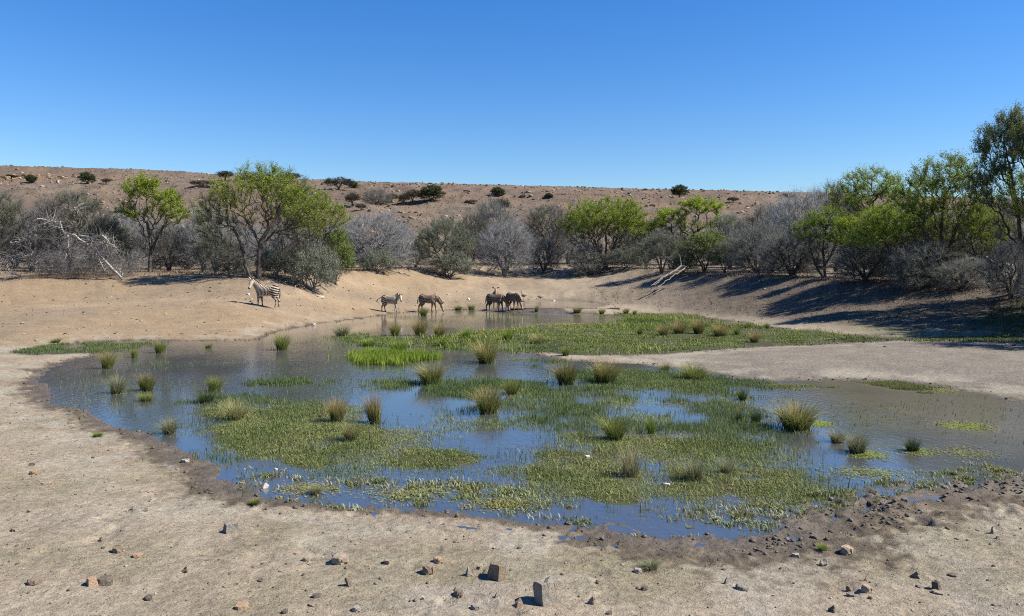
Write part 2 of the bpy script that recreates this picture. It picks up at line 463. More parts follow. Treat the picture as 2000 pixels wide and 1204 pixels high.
# ------------------------------------------------------------------ water
def water_mat():
    m = NT('muddy_water'); co = m.obco()
    mp = m.n('ShaderNodeMapping'); m.l(co, mp.inputs['Vector']); mp.inputs['Scale'].default_value = (1, .55, 1)
    big = m.noise(mp.outputs[0], .22, 3, .5)
    calm = m.rangemap(big, .40, .60, .25, 1.0)
    r1 = m.noise(mp.outputs[0], 7.0, 3, .55); r2 = m.noise(mp.outputs[0], 22.0, 2, .5)
    h = m.math('ADD', r1, m.math('MULTIPLY', r2, .35))
    nb = m.bump(h, m.math('MULTIPLY', calm, .18), .055)
    # stirred-up silt in the shallow right-hand pool and at the drinking place, clearer water between the mats
    sx = m.n('ShaderNodeSeparateXYZ'); m.l(co, sx.inputs[0])
    wob_ = m.math('MULTIPLY', m.math('SUBTRACT', m.noise(co, .30, 4, .6), .5), 7.0)
    fx = m.rangemap(m.math('ADD', sx.outputs[0], wob_), 5.5, 9.0, 0, 1); fy = m.rangemap(m.math('ADD', sx.outputs[1], wob_), 24, 36, 0, 1)
    silt = m.mix(m.math('MAXIMUM', fx, fy), (.050, .053, .055), (.130, .114, .086))
    b = m.bsdf(silt, .03, .5, nb); b.inputs['IOR'].default_value = 2.05
    return m.done(b.outputs[0])
WM = water_mat()
def sheet(name, poly, z, grow):
    lo = poly.min(0) - grow; hi = poly.max(0) + grow
    me = mesh_np(name, [(lo[0], lo[1], z), (hi[0], lo[1], z), (hi[0], hi[1], z), (lo[0], hi[1], z)], [(0, 1, 2, 3)], None, WM)
    return me
# the sheet stops inside the banks; the land stands above it everywhere outside the pond
tag(obj('pond_water', sheet('pond_water', POND, 0.0, 0.6)), kind='structure')
tag(obj('pool_water', sheet('pool_water', POOL, POOL_Z, 0.5)), kind='structure')
# ------------------------------------------------------------------ plants: materials
def foliage_mat(name, transl):
    m = NT(name); col = m.attr('Col')
    oi = m.n('ShaderNodeObjectInfo')
    v = m.rangemap(oi.outputs['Random'], 0, 1, .84, 1.16)
    vm = m.n('ShaderNodeVectorMath', operation='SCALE'); m.l(col, vm.inputs[0]); m.l(v, vm.inputs['Scale'])
    d = m.bsdf(vm.outputs[0], .75, .15)
    tr = m.n('ShaderNodeBsdfTranslucent'); m.l(vm.outputs[0], tr.inputs['Color'])
    mx = m.n('ShaderNodeMixShader'); mx.inputs[0].default_value = transl
    m.l(d.outputs[0], mx.inputs[1]); m.l(tr.outputs[0], mx.inputs[2])
    return m.done(mx.outputs[0])
LEAF = foliage_mat('leaf_and_twig', .33)
GRASS = foliage_mat('grass_blade', .30)
def bark_mat(name, a, b, scale=9):
    m = NT(name); co = m.obco()
    mp = m.n('ShaderNodeMapping'); m.l(co, mp.inputs['Vector']); mp.inputs['Scale'].default_value = (1, 1, .3)
    n1 = m.noise(mp.outputs[0], scale, 5, .65)
    c = m.mix(m.rangemap(n1, .3, .7, 0, 1), a, b)
    return m.done(m.bsdf(c, .92, .1, m.bump(n1, .8, .03)).outputs[0])
BARK_DARK = bark_mat('dark_bark', (.035, .028, .024), (.12, .10, .085))
BARK_GREY = bark_mat('grey_bark', (.085, .075, .068), (.24, .22, .205))
BARK_WHITE = bark_mat('bleached_wood', (.15, .138, .12), (.36, .34, .305))
BARK_PALE = bark_mat('weathered_wood', (.11, .10, .085), (.24, .222, .19))
BARK_DRY = bark_mat('dry_wood', (.16, .12, .09), (.36, .30, .24))

def unit(v):
    return v / np.maximum(np.linalg.norm(v, axis=-1, keepdims=True), 1e-9)

def grow(seed, stems, attr, alpha=.35, bow=.10, down=.6):
    """branch skeleton: each attractor joins the node that is cheapest to reach"""
    r = rng(seed)
    pos, par, pl = [np.zeros(3)], [-1], [0.0]
    for st in stems:
        k = 0
        for p in st:
            p = np.array(p, float)
            pos.append(p); par.append(k); pl.append(pl[k] + np.linalg.norm(p - pos[k])); k = len(pos) - 1
    n0 = len(pos); N = n0 + 3 * len(attr)
    P = np.zeros((N, 3)); P[:n0] = pos
    L = np.full(N, 0.0); L[:n0] = pl
    par = np.array(par + [0] * (N - n0)); n = n0
    tips = []
    attr = attr[np.argsort(np.linalg.norm(attr * [1, 1, .9], axis=1))]
    low = P[:n0, 2].max() * .25
    for p in attr:
        Q = P[:n]; dv = Q - p
        dist = np.sqrt(np.einsum('ij,ij->i', dv, dv))
        cost = dist + alpha * L[:n] + down * np.clip(Q[:, 2] - p[2], 0, None) + 1.5 * (Q[:, 2] < low)
        k = int(np.argmin(cost)); a = P[k]; v = p - a; ln = np.linalg.norm(v)
        for j, t in enumerate((.36, .70, 1.0)):
            q = a + v * t
            if j < 2:
                q = q + r.normal(0, bow * ln * .5, 3) + [0, 0, -bow * ln * .35]
            P[n] = q; par[n] = k; L[n] = L[k] + np.linalg.norm(q - P[k]); k = n; n += 1
        tips.append(n - 1)
    return P[:n], par[:n], np.array(tips)

def radii(par, tips, r0, ex):
    cnt = np.zeros(len(par)); cnt[tips] = 1
    for i in range(len(par) - 1, 0, -1):
        cnt[par[i]] += cnt[i]
    return r0 * np.maximum(cnt, 1) ** ex

def tubes(P, par, rad, thick, sides=6, thin=3, rmin=0.0):
    """tapered tubes along every edge of the skeleton"""
    V, Fc, off = [], [], 0
    idx = np.arange(1, len(P)); a = P[par[idx]]; b = P[idx]
    rb = rad[idx]; ra = np.minimum(rad[par[idx]], rb * 1.7)
    d = unit(b - a); ref = np.where(np.abs(d[:, 2:3]) < .8, [[0, 0, 1.]], [[1., 0, 0]])
    u = unit(np.cross(d, ref)); w = np.cross(d, u)
    for k, m in ((sides, rb > thick), (thin, (rb <= thick) & (rb >= rmin))):
        if not m.any(): continue
        an = np.arange(k) / k * 2 * math.pi
        ring = np.cos(an)[None, :, None] * u[m][:, None, :] + np.sin(an)[None, :, None] * w[m][:, None, :]
        A = a[m][:, None, :] + ring * ra[m][:, None, None]; B = b[m][:, None, :] + (d[m] * rb[m][:, None] * .4)[:, None, :] + ring * rb[m][:, None, None]
        v = np.concatenate([A, B], 1); n = len(v)
        base = off + np.arange(n)[:, None] * 2 * k; j = np.arange(k)[None, :]; j2 = (j + 1) % k
        f = np.stack([base + j, base + j2, base + k + j2, base + k + j], -1).reshape(-1, 4)
        V.append(v.reshape(-1, 3)); Fc.append(f); off += n * 2 * k
    return np.concatenate(V), np.concatenate(Fc)

def tris(pos, ax, length, width, r, bend=None):
    """slender triangles: base at pos, tip along ax"""
    side = unit(np.cross(ax, r.normal(0, 1, ax.shape)))
    a = pos - side * width[:, None] * .5; b = pos + side * width[:, None] * .5; c = pos + ax * length[:, None]
    v = np.stack([a, b, c], 1).reshape(-1, 3)
    return v, np.arange(len(v)).reshape(-1, 3)

def lobes_pts(r, lobes, n):
    wts = np.array([(l[3] * l[4] * l[5]) ** .8 for l in lobes]); wts /= wts.sum()
    out = []
    for l, w in zip(lobes, wts):
        m = max(3, int(n * w)); d = unit(r.normal(0, 1, (m, 3))); rr = r.uniform(.12, 1, m) ** .45
        out.append(np.array(l[:3]) + d * rr[:, None] * np.array(l[3:6]))
    return np.concatenate(out)

def plant_mesh(name, seed, lobes, stems, n, bark, twig_col, leaf_cols, twigs=9, twig_len=.42, twig_w=.011,
               leaves=0, leaf=.07, green_lo=.45, green_h=(.3, .8), r0=.007, ex=.44, alpha=.35, bow=.10, lowz=.15, up=.35, leaf_all=0.0):
    r = rng(seed)
    at = lobes_pts(r, lobes, n); at = at[at[:, 2] > lowz]
    P, par, tp = grow(seed, stems, at, alpha, bow)
    rad = radii(par, tp, r0, ex)
    V, Fq = tubes(P, par, rad, .035, 6, 3)
    trunk = mesh_np(name + '_trunk', V, Fq, None, bark, True)
    # twigs
    thin = np.nonzero((rad < r0 * 3.2) & (np.arange(len(P)) > 0))[0]
    m = int(len(tp) * twigs)
    k = r.choice(thin, m); k2 = par[k]
    base = P[k] + (P[k2] - P[k]) * r.random((m, 1))
    bd = unit(P[k] - P[k2])
    ctr = P[tp].mean(0); H = P[:, 2].max()
    outw = unit(base - ctr * [1, 1, .5])
    ax = unit(bd * .7 + outw * .45 + r.normal(0, .55, (m, 3)) + [0, 0, up])
    ln = twig_len * r.uniform(.4, 1.25, m)
    tv, tf = tris(base, ax, ln, twig_w * r.uniform(.7, 1.4, m), r)
    # second order twiglets
    q = r.integers(0, m, m); b2 = base[q] + ax[q] * (ln[q] * r.uniform(.25, .9, m))[:, None]
    ax2 = unit(ax[q] + r.normal(0, .8, (m, 3))); l2 = ln[q] * r.uniform(.25, .6, m)
    uv, uf = tris(b2, ax2, l2, twig_w * .75 * np.ones(m), r)
    tc = np.array(twig_col)
    cj = lambda cnt: np.repeat(r.uniform(.62, 1.35, (cnt, 1)) * (1 + r.normal(0, .05, (cnt, 3))), 3, 0)
    Vs = [tv, uv]; Fs = [tf, uf + len(tv)]; Cs = [tc * cj(m), tc * cj(m)]; off = len(tv) + len(uv)
    if leaves:
        # leaves sit on twigs where the crown has flushed
        hb = base[:, 2] / H
        rho = np.linalg.norm((base - ctr)[:, :2], axis=1); rho = rho / max(rho.max(), 1e-6)
        patch = fbm((base[:, 0] + base[:, 2] * .6) * .55 + seed, (base[:, 1] - base[:, 2] * .4) * .55, 3, seed)
        g = sstep(green_h[0], green_h[1], hb + .18 * (rho - .5)) * sstep(green_lo, green_lo + .16, patch) + leaf_all
        pr = g / g.sum()
        nl = int(leaves)
        kk = r.choice(m, nl, p=pr)
        lp = base[kk] + ax[kk] * (ln[kk] * r.uniform(.1, 1.15, nl))[:, None] + r.normal(0, leaf * .6, (nl, 3))
        la = unit(r.normal(0, 1, (nl, 3)) + ax[kk] * .5)
        sz = leaf * r.uniform(.6, 1.5, nl)
        lv, lf = tris(lp, la, sz, sz * .75, r)
        t = r.random((nl, 1)) * .75 + .25 * np.clip(hb[kk, None], 0, 1)
        lc = np.array(leaf_cols[0]) * (1 - t) + np.array(leaf_cols[1]) * t
        lc = np.repeat(lc * r.uniform(.7, 1.25, (nl, 1)), 3, 0)
        Vs.append(lv); Fs.append(lf + off); Cs.append(lc); off += len(lv)
    crown = mesh_np(name + '_crown', np.concatenate(Vs), np.concatenate(Fs), np.clip(np.concatenate(Cs), 0, 1), LEAF)
    allv = np.concatenate([V] + Vs)
    info = dict(h=float(np.percentile(allv[:, 2], 99.7)), w=float(np.percentile(np.abs(allv[:, 0]), 98.5)))
    return trunk, crown, info

GREENS = ((.14, .195, .018), (.31, .39, .030))       # fresh acacia flush
OLIVE = ((.075, .095, .035), (.16, .185, .065))
GREYG = ((.12, .135, .085), (.23, .25, .16))
DARKG = ((.025, .035, .014), (.075, .095, .032))
T_GREY = (.205, .205, .188); T_DARK = (.10, .088, .076); T_LAV = (.29, .288, .28); T_BR = (.15, .115, .092)

def wob(r, pts, s=.06):
    return [(x + r.normal(0, s), y + r.normal(0, s), z) for x, y, z in pts]

PR = {}
def build_protos():
    r = rng(5)
    # big spreading acacia, two main stems (by the standing zebra)
    PR['acacia_big'] = plant_mesh('acacia_big', 11,
        [(-.6, 0, 5.9, 3.0, 2.4, 1.5), (1.2, .2, 6.4, 2.2, 2.0, 1.4), (2.4, 0, 5.0, 1.8, 1.9, 1.6), (-2.6, .1, 4.9, 1.6, 1.8, 1.4), (.2, .4, 4.0, 2.6, 1.8, 1.2), (-1.9, 0, 3.0, 1.5, 1.4, 1.3), (2.7, .1, 3.0, 1.5, 1.5, 1.4), (.3, 0, 7.4, 1.9, 1.2, .7), (-2.9, 0, 3.6, 1.2, 1.3, 1.3), (3.2, 0, 4.2, 1.2, 1.4, 1.5), (-2.0, -.3, 1.6, 1.4, 1.2, 1.0), (2.2, -.3, 1.6, 1.6, 1.2, 1.0)],
        [[(.02, 0, .9), (.05, .03, 1.8), (.12, .05, 2.6), (.6, .08, 3.5), (1.3, .1, 4.5)], [(.0, .02, 1.0), (.1, .03, 2.2), (-.25, .1, 3.2), (-.9, .1, 4.3)], [(-.5, 0, .12), (-.85, 0, 1.0), (-1.0, .1, 2.2), (-1.5, .1, 3.4)]],
        1250, BARK_DARK, T_DARK, GREENS, 13, .50, .012, 30000, .060, .40, (.30, .75), .0075, .46)
    # narrower acacia with clumped green heads
    PR['acacia_head'] = plant_mesh('acacia_head', 21,
        [(-.7, 0, 5.6, 1.1, 1.1, .75), (1.1, 0, 4.9, 1.2, 1.1, .7), (-1.7, .1, 4.2, .9, .9, .6), (1.9, 0, 3.9, .9, .9, .7), (.1, .2, 3.7, 1.3, 1.2, 1.0), (-.2, 0, 6.0, .8, .8, .5), (.1, 0, 2.0, 1.7, 1.4, .9)],
        [[(.02, 0, .8), (.1, 0, 1.6), (0, .05, 2.4), (-.2, .05, 3.4)], [(.05, 0, 1.2), (.35, .02, 2.0), (.9, .02, 3.0)]],
        520, BARK_DARK, T_DARK, GREENS, 13, .42, .011, 23000, .058, .30, (.42, .72), .0075, .46)
    # round dense acacia with bright cap
    PR['acacia_round'] = plant_mesh('acacia_round', 31,
        [(0, 0, 4.4, 3.0, 2.8, 1.5), (-1.6, 0, 3.4, 1.9, 1.9, 1.4), (1.7, 0, 3.4, 1.9, 1.9, 1.4), (0, 0, 2.2, 2.8, 2.2, 1.2), (-1.3, -.2, 1.1, 1.4, 1.4, .9), (1.3, -.2, 1.1, 1.4, 1.4, .9)],
        [[(.15, 0, .6), (.5, 0, 1.5), (.9, .1, 2.6)], [(-.15, .05, .6), (-.5, 0, 1.6), (-1.0, .1, 2.6)], [(0, .1, .8), (.05, .2, 2.0), (0, .2, 3.0)]],
        1300, BARK_DARK, (.125, .112, .098), GREENS, 13, .42, .012, 46000, .060, .12, (.38, .62), .0065, .45, leaf_all=.02)
    # thinner acacia, airy, dark twigs
    PR['acacia_airy'] = plant_mesh('acacia_airy', 41,
        [(0, 0, 6.4, 1.9, 1.8, 1.2), (-1.3, 0, 5.2, 1.6, 1.5, 1.2), (1.4, 0, 5.0, 1.6, 1.6, 1.2), (0, 0, 3.8, 2.0, 1.8, 1.1), (.5, 0, 2.5, 1.7, 1.6, .9), (-.3, 0, 1.4, 1.6, 1.4, .8)],
        [[(.05, 0, .9), (.12, 0, 1.9), (.2, .05, 3.0), (.1, .05, 4.2), (.0, .05, 5.2)], [(.1, 0, 1.2), (-.4, 0, 2.4), (-.9, 0, 3.8)], [(.3, .1, .4), (.8, .2, 1.5), (1.2, .2, 3.2)]],
        760, BARK_DARK, T_DARK, GREENS, 13, .48, .012, 23000, .058, .36, (.32, .66), .0075, .45)
    # tall upswept tree of the right edge
    PR['acacia_tall'] = plant_mesh('acacia_tall', 51,
        [(-1.0, 0, 7.6, 1.8, 1.7, 1.5), (1.0, 0, 7.8, 1.9, 1.8, 1.5), (-1.6, 0, 5.6, 1.7, 1.6, 1.3), (1.7, 0, 5.4, 1.8, 1.6, 1.3), (0, 0, 8.8, 1.4, 1.3, .8), (0, 0, 3.6, 1.7, 1.6, 1.2)],
        [[(.05, 0, 1.2), (.1, 0, 2.6), (.0, .05, 4.0), (-.3, .05, 5.5), (-.6, 0, 6.8)], [(.12, 0, 2.0), (.6, .05, 3.6), (1.0, .05, 5.4)]],
        820, BARK_DARK, T_DARK, ((.085, .105, .03), (.19, .21, .06)), 14, .55, .013, 42000, .065, .15, (.35, .7), .008, .46, up=.5)
    # low bright green bush
    PR['bush_green'] = plant_mesh('bush_green', 61,
        [(0, 0, 2.1, 1.7, 1.5, 1.2), (-.9, 0, 1.4, 1.0, 1.0, .9), (.9, 0, 1.5, 1.0, 1.0, 1.0), (.2, 0, 3.0, .9, .9, .6)],
        [[(.1, 0, .4), (.3, 0, 1.2)], [(-.15, 0, .5), (-.4, .1, 1.3)], [(0, .15, .6), (.1, .2, 1.7)]],
        520, BARK_DARK, T_DARK, ((.09, .125, .03), (.185, .235, .055)), 12, .35, .010, 19000, .06, .2, (.15, .5), .006, .44, leaf_all=.15)
    # olive shrub with several stems
    PR['shrub_olive'] = plant_mesh('shrub_olive', 71,
        [(0, 0, 2.6, 1.9, 1.6, 1.2), (-1.2, 0, 2.0, 1.1, 1.1, 1.1), (1.2, 0, 2.1, 1.1, 1.1, 1.1), (0, 0, 3.4, 1.2, 1.1, .6)],
        [[(.1, 0, .4), (.35, 0, 1.4), (.7, 0, 2.2)], [(-.12, 0, .4), (-.4, .1, 1.3), (-.8, .1, 2.0)], [(0, .12, .6), (.05, .2, 1.9)], [(.05, -.1, .5), (.1, -.3, 1.5)]],
        560, BARK_DARK, T_GREY, OLIVE, 14, .42, .011, 13000, .055, .25, (.1, .6), .006, .44, leaf_all=.25, up=.55)
    # bare grey shrubs
    for i, (sd, tw, bk) in enumerate(((81, T_GREY, BARK_GREY), (82, T_LAV, BARK_GREY), (83, T_GREY, BARK_DARK))):
        PR['shrub_grey%d' % i] = plant_mesh('shrub_grey%d' % i, sd,
            [(0, 0, 2.5, 2.0, 1.8, 1.3), (-1.3 + .3 * i, 0, 1.9, 1.2, 1.2, 1.1), (1.3 - .2 * i, .1, 2.0, 1.2, 1.2, 1.2), (.3 * i, 0, 3.3, 1.2, 1.1, .7), (0, 0, 1.2, 2.0, 1.8, .8), (-1.0, -.2, .6, 1.1, 1.0, .5), (1.0, -.2, .6, 1.1, 1.0, .5)],
            [[(.12, 0, .35), (.4, 0, 1.2), (.8, .05, 2.2)], [(-.12, 0, .35), (-.45, .1, 1.2), (-.9, .1, 2.1)], [(0, .12, .5), (.05, .25, 1.8)], [(.08, -.1, .4), (.2, -.5, 1.5)], [(-.08, -.1, .4), (-.3, -.4, 1.4)]],
            760, BARK_DARK if i != 1 else BARK_GREY, tw, GREYG if i else OLIVE, 11, .58, .012, (3200, 900, 3800)[i], .05, .3, (.0, .5), leaf_all=.3, r0=.0085, ex=.45, up=.55, bow=.16, lowz=.06)
    # tall bare tree with fine upright twigs
    PR['tree_bare'] = plant_mesh('tree_bare', 91,
        [(0, 0, 4.8, 2.0, 1.8, 1.3), (-1.3, 0, 3.9, 1.3, 1.3, 1.3), (1.3, 0, 4.0, 1.3, 1.3, 1.3), (0, 0, 2.6, 2.1, 1.8, 1.2)],
        [[(.08, 0, .7), (.25, 0, 1.8), (.5, .05, 3.0)], [(-.1, 0, .7), (-.4, .1, 1.8), (-.8, .1, 3.0)], [(0, .12, 1.0), (.05, .25, 2.6)]],
        800, BARK_DARK, (.135, .13, .115), OLIVE, 11, .62, .012, 5000, .05, .45, (.4, .8), .0085, .45, up=.75, bow=.14)
    # grey-green low shrub
    PR['shrub_greygreen'] = plant_mesh('shrub_greygreen', 101,
        [(0, 0, 1.3, 1.5, 1.3, .8), (-.8, 0, .9, .9, .9, .7), (.8, 0, .9, .9, .9, .7)],
        [[(.1, 0, .25), (.35, 0, .8)], [(-.1, 0, .25), (-.4, .1, .8)], [(0, .1, .3), (.05, .2, 1.0)]],
        420, BARK_GREY, T_GREY, GREYG, 13, .32, .010, 12000, .05, .2, (.0, .4), .006, .42, leaf_all=.4, lowz=.05)
    # dark evergreen bush
    PR['bush_dark'] = plant_mesh('bush_dark', 111,
        [(0, 0, 2.0, 1.5, 1.4, 1.1), (-.7, 0, 1.3, 1.0, 1.0, .9), (.8, 0, 1.4, 1.0, 1.0, .9), (.2, 0, 2.8, .8, .8, .5)],
        [[(.1, 0, .4), (.3, 0, 1.2)], [(-.12, 0, .5), (-.4, .1, 1.3)], [(0, .1, .6), (0, .2, 1.7)]],
        420, BARK_DARK, T_DARK, DARKG, 9, .32, .014, 16000, .085, .2, (.0, .3), .007, .44, leaf_all=.5, lowz=.1)
    # small far bush, open, dark brown twigs
    PR['bush_brown'] = plant_mesh('bush_brown', 121,
        [(0, 0, 2.4, 1.6, 1.5, .9), (-.8, 0, 1.8, .9, .9, .7), (.9, 0, 1.9, .9, .9, .7)],
        [[(.05, 0, .6), (.15, 0, 1.3)], [(-.05, 0, .7), (-.3, .05, 1.5)]],
        380, BARK_DARK, (.095, .075, .062), DARKG, 13, .40, .02, 3000, .09, .3, (.2, .6), .009, .44)
build_protos()

def plant(name, proto, px, d, top, hw, label, cat, group=None, rz=0.0, sy=None, flip=False, lean=0):
    """place a plant: photo column px, depth d, crown reaching photo row top, half width hw photo pixels"""
    trunk, crown, info = PR[proto]
    x, y, z = at_depth(px, d)
    H = CH + (HR - top) * d / F - z
    W = hw * d / F
    sz = H / info['h']; sx = W / info['w'] * (-1 if flip else 1)
    e = obj(name, None, None, (x, y, z - .05), (0, R(lean), rz))
    a = obj('trunk', trunk, e); b = obj('crown', crown, e)
    for o in (a, b): o.scale = (sx, sy if sy else abs(sx), sz)
    tag(e, label, cat, group)
    return e
# ------------------------------------------------------------------ trees and shrubs round the pond
G_T = 'trees and shrubs lining the far bank'
